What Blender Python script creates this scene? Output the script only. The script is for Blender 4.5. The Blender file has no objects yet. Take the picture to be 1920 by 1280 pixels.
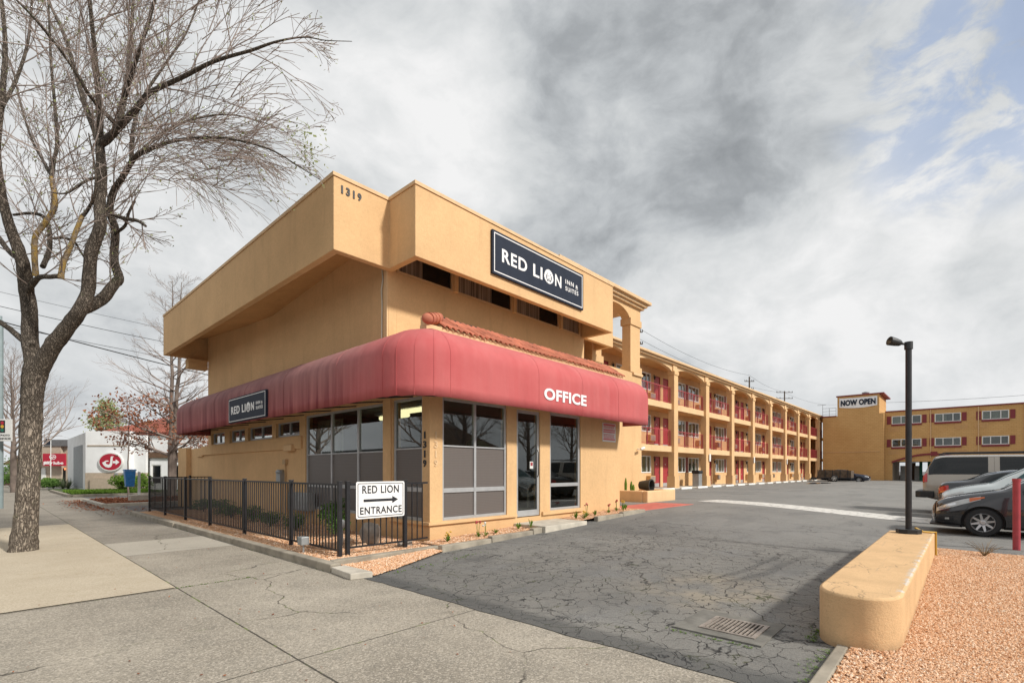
import bpy, bmesh, math, random
from mathutils import Vector, Matrix, noise
R = math.radians
scn = bpy.context.scene
COL = scn.collection
# ------------------------------------------------------------------ camera
# world axes: X runs along the motel driveway, Y along the street; camera eye 1.5 m up at the origin
F, HX, HY, SN, CS, EYE = 922.6, 960.0, 882.0, .6784, .7347, 1.5
cd = bpy.data.cameras.new('camera'); cam = bpy.data.objects.new('camera', cd); COL.objects.link(cam)
cam.location = (0, 0, EYE); cam.rotation_euler = (R(90), 0, -math.atan2(CS, SN))
cd.sensor_width = 36; cd.lens = 36 * F / 1920; cd.shift_y = 242 / 1920; cd.clip_start = .05; cd.clip_end = 3000
scn.camera = cam
# ------------------------------------------------------------------ light
SUN_DIR = Vector((.20, -1.0, .76)).normalized()         # towards the sun
elev = math.asin(SUN_DIR.z); azim = math.atan2(SUN_DIR.x, SUN_DIR.y)
sd = bpy.data.lights.new('sun', 'SUN'); sun = bpy.data.objects.new('sun', sd); COL.objects.link(sun)
sd.energy = 2.25; sd.angle = R(5.0); sd.color = (1, .95, .87)
sun.rotation_euler = (-SUN_DIR).to_track_quat('-Z', 'Y').to_euler()
scn.view_settings.view_transform = 'Standard'; scn.view_settings.look = 'None'
scn.view_settings.exposure = 0.80; scn.view_settings.gamma = 1
try: scn.view_settings.use_curve_mapping = False
except Exception: pass
scn.cycles.max_bounces = 8; scn.cycles.transparent_max_bounces = 12
def camdir(x, y):
    X = (x - HX) / F
    return Vector((SN * X + CS, -CS * X + SN, (HY - y) / F)).normalized()
class NT:
    """small helper round a node tree"""
    def __init__(s, t): s.t = t; t.nodes.clear()
    def n(s, kind, **k):
        nd = s.t.nodes.new(kind)
        for a, b in k.items():
            if a.startswith('i_'):
                key = a[2:]; key = int(key) if key.isdigit() else key
                s.set(nd.inputs[key], b)
            else: setattr(nd, a, b)
        return nd
    def set(s, sock, b):
        if hasattr(b, 'is_output'): s.t.links.new(b, sock)
        elif hasattr(b, 'outputs'): s.t.links.new(b.outputs[0], sock)
        else:
            if sock.type == 'RGBA' and not isinstance(b, (int, float)) and len(b) == 3: b = (*b, 1)
            sock.default_value = b
    def math(s, op, a, b=None, c=None, clamp=False):
        nd = s.n('ShaderNodeMath', operation=op, use_clamp=clamp); s.set(nd.inputs[0], a)
        if b is not None: s.set(nd.inputs[1], b)
        if c is not None: s.set(nd.inputs[2], c)
        return nd.outputs[0]
    def vmath(s, op, a, b=None):
        nd = s.n('ShaderNodeVectorMath', operation=op); s.set(nd.inputs[0], a)
        if b is not None: s.set(nd.inputs[1], b)
        return nd
    def mix(s, f, a, b, mode='MIX'):
        nd = s.n('ShaderNodeMix', data_type='RGBA', blend_type=mode)
        s.set(nd.inputs['Factor'], f); s.set(nd.inputs[6], a); s.set(nd.inputs[7], b)
        return nd.outputs[2]
    def ramp(s, f, pts, interp='LINEAR'):
        nd = s.n('ShaderNodeValToRGB'); cr = nd.color_ramp; cr.interpolation = interp
        while len(cr.elements) < len(pts): cr.elements.new(.5)
        for e, (p, c) in zip(cr.elements, pts):
            e.position = p; e.color = (c, c, c, 1) if isinstance(c, (int, float)) else (*c, 1)
        s.set(nd.inputs[0], f); return nd.outputs[0]
    def rng(s, f, a, b, c=0., d=1., kind='LINEAR'):
        nd = s.n('ShaderNodeMapRange', interpolation_type=kind); s.set(nd.inputs[0], f)
        for i, v in enumerate((a, b, c, d)): s.set(nd.inputs[i + 1], v)
        return nd.outputs[0]
    def noise(s, vec, scale, detail=4, rough=.55, dist=0):
        nd = s.n('ShaderNodeTexNoise'); s.set(nd.inputs['Vector'], vec)
        nd.inputs['Scale'].default_value = scale; nd.inputs['Detail'].default_value = detail
        nd.inputs['Roughness'].default_value = rough; nd.inputs['Distortion'].default_value = dist
        return nd.outputs[0]
    def voro(s, vec, scale, feature='F1', rand=1):
        nd = s.n('ShaderNodeTexVoronoi', feature=feature); s.set(nd.inputs['Vector'], vec)
        nd.inputs['Scale'].default_value = scale; nd.inputs['Randomness'].default_value = rand
        return nd
    def scaled(s, vec, sc):
        nd = s.n('ShaderNodeMapping'); s.set(nd.inputs[0], vec); nd.inputs['Scale'].default_value = sc
        return nd.outputs[0]
# ------------------------------------------------------------------ world: Nishita sky behind broken cloud
w = bpy.data.worlds.new('World'); scn.world = w; w.use_nodes = True
N = NT(w.node_tree)
sky = N.n('ShaderNodeTexSky', sky_type='NISHITA', sun_disc=False, sun_elevation=elev, sun_rotation=azim)
gen = N.n('ShaderNodeTexCoord').outputs['Generated']
sep = N.n('ShaderNodeSeparateXYZ'); N.set(sep.inputs[0], gen)
den = N.math('ADD', N.math('MAXIMUM', sep.outputs[2], 0.0), .34)
cmb = N.n('ShaderNodeCombineXYZ'); N.set(cmb.inputs[0], N.math('DIVIDE', sep.outputs[0], den)); N.set(cmb.inputs[1], N.math('DIVIDE', sep.outputs[1], den))
cp = cmb.outputs[0]
sp3 = N.vmath('ADD', N.scaled(gen, (1.0, 1.0, 2.1)), N.scaled(cp, (.35, .35, .35))).outputs[0]
warp = N.vmath('ADD', sp3, N.vmath('MULTIPLY', N.n('ShaderNodeTexNoise', i_Vector=sp3, i_Scale=2.2, i_Detail=4.0).outputs[1], (.22, .22, .22))).outputs[0]
big = N.noise(warp, 1.25, 4, .5); fine = N.noise(warp, 3.6, 10, .60, .15); wisp = N.noise(warp, 9.0, 9, .62, .3)
def spot(px, py, inner, outer):
    d = N.vmath('DOT_PRODUCT', gen, tuple(camdir(px, py))).outputs['Value']
    return N.rng(d, math.cos(R(outer)), math.cos(R(inner)), 0, 1, 'SMOOTHERSTEP')
v = N.math('ADD', N.math('MULTIPLY', big, .90), N.math('MULTIPLY', fine, .80))
v = N.math('ADD', N.math('MULTIPLY', v, 1.18), -.275)
v = N.math('ADD', v, N.math('MULTIPLY', wisp, .16))
for px, py, a, b, k in ((1240, 190, 2, 21, -.13), (1050, 40, 2, 18, -.08), (1440, 310, 1, 11, -.10), (690, 60, 2, 12, -.05), (1800, 620, 0, 9, -.05), (1500, 500, 0, 4, .05),
                        (930, 280, 0, 8, .10), (1700, 350, 1, 9, .07), (250, 450, 3, 24, -.04), (1300, 600, 2, 8, -.05), (1600, 560, 1, 7, -.05), (1860, 400, 1, 8, .05)):
    v = N.math('ADD', v, N.math('MULTIPLY', spot(px, py, a, b), k))
cloud = N.ramp(v, [(.28, (.150, .160, .170)), (.46, (.222, .234, .245)), (.58, (.298, .312, .323)), (.70, (.375, .387, .393)), (.82, (.435, .443, .446)), (1.0, (.52, .52, .52))])
low = N.rng(sep.outputs[2], 0.0, .32, 1, 0, 'SMOOTHSTEP')
cloud = N.mix(N.math('MULTIPLY', low, .30), cloud, (.40, .415, .43))
cloud10 = N.mix(1.0, cloud, (9.9, 9.9, 9.9), 'MULTIPLY')
bluemask = N.math('MULTIPLY', N.math('MAXIMUM', spot(1900, 40, 1, 13), N.math('MULTIPLY', spot(1850, 150, 1, 11), .9)), N.rng(N.math('ADD', N.math('MULTIPLY', wisp, .7), N.math('MULTIPLY', fine, .5)), .52, .66, .78, 0, 'SMOOTHSTEP'))
skyc = N.mix(1.0, sky, (.78, .84, 1.0), 'MULTIPLY')
skyc = N.mix(.62, skyc, (2.9, 3.4, 4.2))
col = N.mix(bluemask, cloud10, skyc)
bg = N.n('ShaderNodeBackground', i_Color=col, i_Strength=.1)
N.t.links.new(bg.outputs[0], N.n('ShaderNodeOutputWorld').inputs[0])

# ------------------------------------------------------------------ helpers
def W(x, y, d):
    """a point seen at photo pixel x, y at depth d, as real world metres"""
    X = (x - HX) / F
    return Vector(((SN * X + CS) * d, (-CS * X + SN) * d, EYE + (HY - y) / F * d))
def CW(xc, d, z=0): return Vector((SN * xc + CS * d, -CS * xc + SN * d, z))
def sstep(t): t = max(0, min(1, t)); return t * t * (3 - 2 * t)
def lotz(u, v): return max(0, min(1, (u - 4.2) / 8.8)) * (.08 + .22 * sstep(v / 6.5))
def tag(o, label=None, cat=None, group=None, kind=None):
    for k, val in (('label', label), ('category', cat), ('group', group), ('kind', kind)):
        if val: o[k] = val
    return o
def empty(name, loc=(0, 0, 0), rz=0, label=None, cat=None, group=None):
    o = bpy.data.objects.new(name, None); COL.objects.link(o); o.location = loc; o.rotation_euler = (0, 0, rz)
    o.empty_display_size = .2
    return tag(o, label, cat, group)
def origin(o):
    p = Vector((0, 0, 0))
    while o is not None: p = p + o.location; o = o.parent
    return p
class MB:
    def __init__(s): s.v = []; s.f = []; s.mi = []; s.cur = 0
    def quad(s, *p):
        b = len(s.v); s.v += [tuple(q) for q in p]; s.f.append(tuple(range(b, b + len(p)))); s.mi.append(s.cur)
    def mesh(s, vs, fs):
        b = len(s.v); s.v += [tuple(q) for q in vs]
        for f in fs: s.f.append(tuple(b + i for i in f)); s.mi.append(s.cur)
    def box(s, x0, x1, y0, y1, z0, z1):
        x0, x1 = min(x0, x1), max(x0, x1); y0, y1 = min(y0, y1), max(y0, y1); z0, z1 = min(z0, z1), max(z0, z1)
        vs = [(x0, y0, z0), (x1, y0, z0), (x1, y1, z0), (x0, y1, z0), (x0, y0, z1), (x1, y0, z1), (x1, y1, z1), (x0, y1, z1)]
        s.mesh(vs, [(0, 3, 2, 1), (4, 5, 6, 7), (0, 1, 5, 4), (1, 2, 6, 5), (2, 3, 7, 6), (3, 0, 4, 7)]); return s
    def prism(s, pts, vec, cap=True):
        """pts: ordered 3-d outline, extruded by vec"""
        n = len(pts); vec = Vector(vec); a = [Vector(p) for p in pts]
        vs = a + [p + vec for p in a]
        fs = [(i, (i + 1) % n, n + (i + 1) % n, n + i) for i in range(n)]
        if cap: fs += [tuple(range(n))[::-1], tuple(range(n, 2 * n))]
        s.mesh(vs, fs); return s
    def tube(s, pts, rad, sides=8, cap=True, wob=0, seed=0):
        pts = [Vector(p) for p in pts]; n = len(pts)
        if isinstance(rad, (int, float)): rad = [rad] * n
        up = None; vs = []
        for i in range(n):
            t = (pts[min(i + 1, n - 1)] - pts[max(i - 1, 0)])
            if t.length < 1e-9: t = Vector((0, 0, 1))
            t.normalize()
            if up is None: up = t.orthogonal().normalized()
            up = (up - t * up.dot(t))
            if up.length < 1e-6: up = t.orthogonal()
            up.normalize(); q = t.cross(up)
            for k in range(sides):
                a = 2 * math.pi * k / sides; r = rad[i]
                if wob: r *= 1 + wob * noise.noise(Vector((k * .7 if k < sides / 2 else (sides - k) * .7, i * .55, seed * 3.1)))
                vs.append(pts[i] + (up * math.cos(a) + q * math.sin(a)) * r)
        fs = []
        for i in range(n - 1):
            for k in range(sides):
                k2 = (k + 1) % sides
                fs.append((i * sides + k, i * sides + k2, (i + 1) * sides + k2, (i + 1) * sides + k))
        if cap: fs += [tuple(range(sides))[::-1], tuple(range((n - 1) * sides, n * sides))]
        s.mesh(vs, fs); return s
    def lathe(s, prof, c=(0, 0, 0), axis='z', seg=24, a0=0, a1=2 * math.pi):
        n = len(prof); full = abs(a1 - a0 - 2 * math.pi) < 1e-6; m = seg if full else seg + 1; vs = []
        for k in range(m):
            a = a0 + (a1 - a0) * k / seg
            for r, h in prof:
                if axis == 'z': p = (c[0] + r * math.cos(a), c[1] + r * math.sin(a), c[2] + h)
                elif axis == 'y': p = (c[0] + r * math.cos(a), c[1] + h, c[2] + r * math.sin(a))
                else: p = (c[0] + h, c[1] + r * math.cos(a), c[2] + r * math.sin(a))
                vs.append(p)
        fs = []
        for k in range(seg):
            k2 = (k + 1) % m
            for i in range(n - 1):
                fs.append((k * n + i, k2 * n + i, k2 * n + i + 1, k * n + i + 1))
        s.mesh(vs, fs); return s
    def blob(s, c, r, sub=2, amp=.12, seed=0, flat=1):
        bm = bmesh.new(); bmesh.ops.create_icosphere(bm, subdivisions=sub, radius=1)
        vs = []
        for vv in bm.verts:
            k = 1 + amp * noise.noise(vv.co * 1.7 + Vector((seed, seed * 2, 3)))
            vs.append((c[0] + vv.co.x * r[0] * k, c[1] + vv.co.y * r[1] * k, c[2] + vv.co.z * r[2] * k))
        fs = [tuple(q.index for q in f.verts) for f in bm.faces]; bm.free(); s.mesh(vs, fs); return s
    def build(s, name, mat, parent=None, smooth=None, local=False, bevel=0, fix=True):
        off = Vector((0, 0, 0)) if (parent is None or local) else origin(parent)
        me = bpy.data.meshes.new(name)
        me.from_pydata([(p[0] - off.x, p[1] - off.y, p[2] - off.z) for p in s.v], [], s.f)
        mats = mat if isinstance(mat, (list, tuple)) else [mat]
        for m in mats: me.materials.append(m)
        if len(mats) > 1: me.polygons.foreach_set('material_index', s.mi)
        if fix and len(s.f) < 60000:
            bm = bmesh.new(); bm.from_mesh(me)
            if smooth is not None: bmesh.ops.remove_doubles(bm, verts=bm.verts, dist=1e-5)
            bmesh.ops.recalc_face_normals(bm, faces=bm.faces); bm.to_mesh(me); bm.free()
        if smooth is not None:
            me.polygons.foreach_set('use_smooth', [True] * len(me.polygons))
            if smooth < 179: me.set_sharp_from_angle(angle=R(smooth))
        o = bpy.data.objects.new(name, me); COL.objects.link(o)
        if parent is not None: o.parent = parent
        if bevel:
            b = o.modifiers.new('bevel', 'BEVEL'); b.width = bevel; b.segments = 2; b.limit_method = 'ANGLE'; b.angle_limit = R(40)
        return o
def copy_tree(o, parent=None):
    c = o.copy(); COL.objects.link(c); c.parent = parent
    for ch in list(o.children): copy_tree(ch, c)
    return c
def wall(mb, axis, p, q, a0, a1, z0, z1, holes):
    """wall slab normal to axis ('u' or 'v') between p and q, spanning a0..a1, z0..z1, with rectangular holes"""
    A = sorted({a0, a1, *[max(a0, min(a1, x)) for h in holes for x in h[:2]]})
    Z = sorted({z0, z1, *[max(z0, min(z1, x)) for h in holes for x in h[2:]]})
    def solid(i, j):
        if i < 0 or j < 0 or i >= len(A) - 1 or j >= len(Z) - 1: return False
        a = (A[i] + A[i + 1]) / 2; z = (Z[j] + Z[j + 1]) / 2
        return not any(h[0] < a < h[1] and h[2] < z < h[3] for h in holes)
    def P(d, a, z): return (d, a, z) if axis == 'u' else (a, d, z)
    for i in range(len(A) - 1):
        for j in range(len(Z) - 1):
            if not solid(i, j): continue
            a, b, c, d = A[i], A[i + 1], Z[j], Z[j + 1]
            mb.quad(P(p, a, c), P(p, b, c), P(p, b, d), P(p, a, d)); mb.quad(P(q, a, c), P(q, a, d), P(q, b, d), P(q, b, c))
            if not solid(i - 1, j): mb.quad(P(p, a, c), P(p, a, d), P(q, a, d), P(q, a, c))
            if not solid(i + 1, j): mb.quad(P(p, b, c), P(q, b, c), P(q, b, d), P(p, b, d))
            if not solid(i, j - 1): mb.quad(P(p, a, c), P(q, a, c), P(q, b, c), P(p, b, c))
            if not solid(i, j + 1): mb.quad(P(p, a, d), P(p, b, d), P(q, b, d), P(q, a, d))
def frame_rect(mb, axis, p, q, a0, a1, z0, z1, t, tb=None):
    tb = t if tb is None else tb
    def B(x0, x1, zz0, zz1):
        if axis == 'u': mb.box(p, q, x0, x1, zz0, zz1)
        else: mb.box(x0, x1, p, q, zz0, zz1)
    B(a0, a0 + t, z0, z1); B(a1 - t, a1, z0, z1); B(a0 + t, a1 - t, z0, z0 + tb); B(a0 + t, a1 - t, z1 - t, z1)
def bar(mb, axis, p, q, a0, a1, z0, z1):
    if axis == 'u': mb.box(p, q, a0, a1, z0, z1)
    else: mb.box(a0, a1, p, q, z0, z1)
def text_mesh(body, bold=0.0, ext=.01, spacing=1.0):
    c = bpy.data.curves.new('t', 'FONT'); c.body = body; c.size = 1; c.extrude = ext; c.offset = bold; c.space_character = spacing; c.resolution_u = 4
    o = bpy.data.objects.new('t', c); COL.objects.link(o)
    dg = bpy.context.evaluated_depsgraph_get(); dg.update()
    me = bpy.data.meshes.new_from_object(o.evaluated_get(dg))
    vs = [vv.co.copy() for vv in me.vertices]; fs = [tuple(p.vertices) for p in me.polygons]
    bpy.data.objects.remove(o); bpy.data.meshes.remove(me)
    x0 = min(q.x for q in vs); x1 = max(q.x for q in vs); y0 = min(q.y for q in vs); y1 = max(q.y for q in vs)
    return [Vector(((q.x - x0) / (x1 - x0), (q.y - y0) / (y1 - y0), q.z)) for q in vs], fs
def add_text(mb, body, org, right, up, w, h, depth=.006, bold=0., spacing=1.0):
    """letters fitted into a w x h rectangle; org is its lower left corner on the face"""
    vs, fs = text_mesh(body, bold, .01, spacing); right = Vector(right).normalized(); up = Vector(up).normalized(); nrm = right.cross(up)
    org = Vector(org)
    mb.mesh([org + right * (q.x * w) + up * (q.y * h) + nrm * ((q.z + .01) / .02 * depth) for q in vs], fs)
def poly_plate(mb, pts2, org, right, up, depth):
    right = Vector(right).normalized(); up = Vector(up).normalized(); nrm = right.cross(up); org = Vector(org)
    mb.prism([org + right * a + up * b for a, b in pts2], nrm * depth)

# ------------------------------------------------------------------ materials
MATS = {}
def new_mat(name):
    m = bpy.data.materials.new(name); m.use_nodes = True; MATS[name] = m
    t = NT(m.node_tree); t.out = t.n('ShaderNodeOutputMaterial'); return m, t
def principled(t, color, rough=.6, metal=0., bump=None, bstr=.3, bdist=.01, spec=None, coat=0):
    p = t.n('ShaderNodeBsdfPrincipled'); t.set(p.inputs['Base Color'], color); t.set(p.inputs['Roughness'], rough); t.set(p.inputs['Metallic'], metal)
    if spec is not None: p.inputs['Specular IOR Level'].default_value = spec
    if coat: p.inputs['Coat Weight'].default_value = coat; p.inputs['Coat Roughness'].default_value = .04
    if bump is not None:
        b = t.n('ShaderNodeBump', i_Height=bump, i_Strength=bstr, i_Distance=bdist); t.t.links.new(b.outputs[0], p.inputs['Normal'])
    t.t.links.new(p.outputs[0], t.out.inputs[0]); return p
def pos(t): return t.n('ShaderNodeNewGeometry').outputs['Position']
def obj(t): return t.n('ShaderNodeTexCoord').outputs['Object']
def simple(name, color, rough=.6, metal=0., var=.12, scale=6, bstr=.15, spec=None, coat=0):
    m, t = new_mat(name); p = pos(t)
    n1 = t.noise(p, scale, 5); c = t.mix(t.rng(n1, .3, .7), tuple(x * (1 - var) for x in color), tuple(min(1, x * (1 + var)) for x in color))
    principled(t, c, rough, metal, t.noise(p, scale * 9, 3), bstr, .004, spec, coat); return m
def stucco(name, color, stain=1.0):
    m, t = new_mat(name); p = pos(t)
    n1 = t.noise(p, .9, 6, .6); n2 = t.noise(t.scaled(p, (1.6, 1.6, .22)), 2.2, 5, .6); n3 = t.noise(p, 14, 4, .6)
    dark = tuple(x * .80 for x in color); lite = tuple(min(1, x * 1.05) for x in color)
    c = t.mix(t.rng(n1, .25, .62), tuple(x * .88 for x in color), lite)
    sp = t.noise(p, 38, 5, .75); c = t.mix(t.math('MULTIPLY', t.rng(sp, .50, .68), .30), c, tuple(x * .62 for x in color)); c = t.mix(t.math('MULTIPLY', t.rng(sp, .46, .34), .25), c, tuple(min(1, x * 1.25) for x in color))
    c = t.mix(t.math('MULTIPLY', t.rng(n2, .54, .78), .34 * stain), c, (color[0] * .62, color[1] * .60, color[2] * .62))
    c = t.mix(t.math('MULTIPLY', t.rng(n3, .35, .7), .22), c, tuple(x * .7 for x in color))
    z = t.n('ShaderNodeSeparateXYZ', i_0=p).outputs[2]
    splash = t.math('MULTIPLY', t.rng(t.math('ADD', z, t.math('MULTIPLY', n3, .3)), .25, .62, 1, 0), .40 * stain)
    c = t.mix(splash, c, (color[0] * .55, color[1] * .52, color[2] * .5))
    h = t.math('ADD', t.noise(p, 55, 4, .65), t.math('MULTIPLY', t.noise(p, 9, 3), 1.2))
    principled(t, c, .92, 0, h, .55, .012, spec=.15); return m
M_STUC = stucco('ochre_stucco', (.71, .465, .245))
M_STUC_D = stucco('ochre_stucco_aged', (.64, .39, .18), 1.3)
M_STUC_L = stucco('pale_ochre_stucco', (.74, .51, .29))
M_TRIM = simple('ochre_trim_paint', (.66, .45, .25), .7, var=.1)
M_WHITE = simple('white_paint', (.72, .72, .70), .6, var=.07)
M_ALU = simple('aluminium', (.50, .51, .52), .45, .5, var=.08)
M_BLACK = simple('black_paint', (.016, .016, .019), .42, var=.3, spec=.5)
M_IRON = simple('dark_iron', (.03, .032, .035), .5, .3)
M_RED = simple('red_paint', (.36, .045, .058), .5, var=.15)
M_MAROON = simple('maroon_paint', (.20, .022, .028), .55)
M_REDDOOR = simple('red_door_paint', (.36, .038, .045), .42, var=.12)
M_CREAM = simple('cream_paint', (.62, .60, .50), .7)
M_NAVY = simple('navy_sign_face', (.020, .027, .045), .6, var=.1, bstr=.03, spec=.18)
M_LETTER = simple('white_letter', (.84, .84, .84), .5, var=.03, bstr=.02)
M_BLKLET = simple('black_letter', (.02, .02, .025), .5, var=.1)
M_RUBBER = simple('rubber', (.018, .018, .019), .8)
M_CHROME = simple('chrome', (.66, .66, .67), .18, 1.0, var=.05, bstr=.0)
M_RIM = simple('rim_silver', (.50, .50, .51), .3, .8, var=.05, bstr=.0)
M_TERRA = simple('terracotta_tile', (.47, .155, .09), .8, var=.34, scale=2.6, bstr=.4)
M_CLAY2 = simple('terracotta_roof_far', (.30, .095, .065), .85, var=.35, scale=1.5)
M_WOOD = simple('weathered_wood', (.10, .072, .05), .85, var=.5, scale=3)
M_ROCK = simple('grey_rock', (.32, .28, .24), .9, var=.3, scale=5, bstr=.6)
M_BARK_D = simple('thin_bark', (.16, .125, .105), .9, var=.3, scale=3, bstr=.3)
M_TWIG = simple('twig_bark', (.31, .25, .22), .85, var=.25, scale=1.5, bstr=.1)
M_YEL = simple('yellow_cable_paint', (.50, .30, .04), .6)
M_GALV = simple('galvanised_metal', (.36, .38, .39), .5, .6)
M_BLUE = simple('blue_plastic', (.035, .20, .52), .4, var=.25, scale=12)
M_BEIGE = simple('beige_block', (.44, .36, .28), .85, var=.1)
M_GREYROOF = simple('grey_roofing', (.13, .13, .135), .8)
M_BROWN = simple('brown_shingle', (.13, .075, .045), .9, var=.3)
M_BRICK = simple('old_brick', (.26, .13, .10), .9, var=.3)
M_SIGNRED = simple('sign_red', (.42, .012, .035), .4, var=.04, bstr=.0)
M_GREEN = simple('green_column_paint', (.02, .16, .11), .6)
M_AMBER = simple('amber_lens', (.55, .12, .02), .15, bstr=0, coat=.8)
M_LENS = simple('red_lens', (.42, .012, .014), .15, bstr=0, coat=.8)
M_LAMPCLR = simple('clear_lens', (.42, .43, .43), .12, .3, bstr=0, coat=1)
M_ORANGEW = simple('pvc_beige', (.50, .33, .17), .6)
M_CURTAIN = simple('curtain_cloth', (.50, .48, .36), .9, var=.2, scale=4)
M_INT = simple('office_interior', (.20, .165, .13), .9)
M_CEIL = simple('ceiling_tile', (.34, .34, .32), .9)
M_POT = simple('clay_pot_dark', (.03, .03, .028), .5)
M_FLOW = simple('flower_petals', (.45, .04, .06), .6)
M_FLOWY = simple('yellow_petals', (.6, .36, .04), .6)
M_TAIL = simple('tan_van_paint', (.36, .325, .28), .3, .4, var=.03, scale=1, bstr=0, coat=.8)
M_CARGREY = simple('charcoal_car_paint', (.030, .030, .034), .20, .5, var=.05, scale=1, bstr=0, coat=1)
M_CARTEAL = simple('pale_teal_car_paint', (.62, .67, .67), .25, .5, var=.03, scale=1, bstr=0, coat=1)
M_CARDARK = simple('black_car_paint', (.018, .02, .024), .25, .3, var=.05, scale=1, bstr=0, coat=1)
M_CARNAVY = simple('navy_car_paint', (.012, .018, .045), .25, .3, var=.05, scale=1, bstr=0, coat=1)
M_SIGNPINK = simple('faded_notice_red', (.62, .16, .18), .6, var=.15, scale=30)

def glass_mat(name, tint, ior=1.55, rough=.0):
    m, t = new_mat(name)
    fc = t.n('ShaderNodeLayerWeight').outputs['Facing']; f0 = ((ior - 1) / (ior + 1)) ** 2; fr = t.math('ADD', f0, t.math('MULTIPLY', t.math('POWER', fc, 3.6), 1 - f0)); tr = t.n('ShaderNodeBsdfTransparent', i_Color=(*tint, 1)); gl = t.n('ShaderNodeBsdfGlossy', i_Roughness=rough)
    gl.inputs['Color'].default_value = (.95, .96, .97, 1)
    mx = t.n('ShaderNodeMixShader'); t.set(mx.inputs[0], fr); t.t.links.new(tr.outputs[0], mx.inputs[1]); t.t.links.new(gl.outputs[0], mx.inputs[2])
    t.t.links.new(mx.outputs[0], t.out.inputs[0]); return m
M_GLASS = glass_mat('window_glass', (.66, .70, .69), 1.75)
M_CARGLASS = simple('car_glass', (.010, .012, .014), .04, 0, bstr=0, spec=.45)
M_CARGLASS_T = simple('teal_car_glass', (.03, .09, .10), .04, 0, bstr=0, spec=.5)
def m_film():
    m, t = new_mat('window_film'); p = pos(t)
    s = t.n('ShaderNodeSeparateXYZ', i_0=p); a = t.math('ADD', s.outputs[0], s.outputs[1]); z = s.outputs[2]
    g = t.math('MULTIPLY', t.math('SINE', t.math('MULTIPLY', t.math('ADD', a, z), 90)), t.math('SINE', t.math('MULTIPLY', t.math('SUBTRACT', a, z), 90)))
    c = t.mix(t.rng(g, .2, .5), (.125, .108, .10), (.165, .145, .135)); principled(t, c, .38, 0, spec=.5)
m_film(); M_FILM = MATS['window_film']
def emis(name, c, s):
    m, t = new_mat(name); e = t.n('ShaderNodeEmission', i_Color=(*c, 1), i_Strength=s); t.t.links.new(e.outputs[0], t.out.inputs[0]); return m
M_TUBE = emis('fluorescent_tube', (1, .84, .46), 1.7)
M_NEON = emis('neon_text', (1, .25, .08), 1.6)
def m_awning():
    m, t = new_mat('awning_vinyl'); p = pos(t); s = t.n('ShaderNodeSeparateXYZ', i_0=p)
    old = t.rng(t.math('ADD', s.outputs[1], t.math('MULTIPLY', t.noise(p, 1.2, 4), 1.8)), 8.0, 11.0, 0, 1, 'SMOOTHSTEP')
    n1 = t.noise(p, .8, 5, .6); streak = t.noise(t.scaled(p, (2.2, 2.2, .16)), 2.0, 6, .6)
    c = t.mix(t.rng(n1, .3, .7), (.44, .075, .08), (.52, .12, .12))
    pid = t.n('ShaderNodeTexWhiteNoise', noise_dimensions='1D'); t.set(pid.inputs['W'], t.math('FLOOR', t.math('DIVIDE', t.math('ADD', s.outputs[0], s.outputs[1]), 1.27)))
    c = t.mix(t.math('MULTIPLY', pid.outputs['Value'], .16), c, (.60, .25, .24))
    c = t.mix(t.math('MULTIPLY', t.rng(streak, .42, .72), .20), c, (.58, .22, .215))
    up = t.rng(t.math('ADD', s.outputs[2], t.math('MULTIPLY', streak, .5)), 3.15, 4.3, 0, 1)
    aged = t.mix(t.rng(streak, .36, .66), (.17, .032, .040), (.42, .135, .13))
    mould_glow = t.mix(t.rng(s.outputs[1], 9, 15), (.42, .25, .235), t.mix(t.rng(n1, .35, .65), (.16, .105, .105), (.30, .185, .175)))  # mould tones; towards the corner a pinkish glow is painted in
    aged = t.mix(t.math('MULTIPLY', up, .85), aged, mould_glow)
    c = t.mix(t.math('MULTIPLY', old, .92), c, aged)
    c = t.mix(t.math('MULTIPLY', t.rng(s.outputs[2], 3.75, 4.3), .30), c, (.50, .27, .25))
    dirt = t.noise(t.scaled(p, (1, 1, .4)), 5, 5, .6); c = t.mix(t.math('MULTIPLY', t.rng(dirt, .55, .8), .22), c, (.30, .10, .09))
    principled(t, c, .72, 0, t.noise(p, 1.4, 4), .5, .04, spec=.2)
m_awning(); M_AWN = MATS['awning_vinyl']
def m_bark():
    m, t = new_mat('rough_bark'); p = pos(t); q = t.scaled(p, (1, 1, .26))
    wq = t.vmath('ADD', q, t.vmath('MULTIPLY', t.n('ShaderNodeTexNoise', i_Vector=q, i_Scale=14.0, i_Detail=5.0).outputs[1], (.16, .16, .16))).outputs[0]
    vo = t.voro(wq, 27, 'DISTANCE_TO_EDGE').outputs[0]; n = t.noise(q, 26, 6, .7); n2 = t.noise(p, 2.0, 4)
    c = t.mix(t.rng(n, .3, .7), (.16, .13, .105), (.50, .425, .345))
    z = t.n('ShaderNodeSeparateXYZ', i_0=p).outputs[2]
    dk = t.math('MULTIPLY', t.rng(t.math('ADD', z, t.math('MULTIPLY', n2, 1.2)), 2.6, 3.4), .48)
    c = t.mix(dk, c, (.065, .055, .048)); c = t.mix(t.math('MULTIPLY', t.rng(vo, 0, .16, 1, 0), .75), c, (.05, .04, .033))
    lich = t.math('MULTIPLY', t.rng(t.noise(p, 3.3, 5, .6), .60, .70), .55); c = t.mix(lich, c, (.20, .21, .12))
    h = t.math('ADD', t.rng(vo, 0, .22), t.math('MULTIPLY', n, .6)); principled(t, c, .95, 0, h, .9, .035, spec=.1)
m_bark(); M_BARK = MATS['rough_bark']
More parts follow.
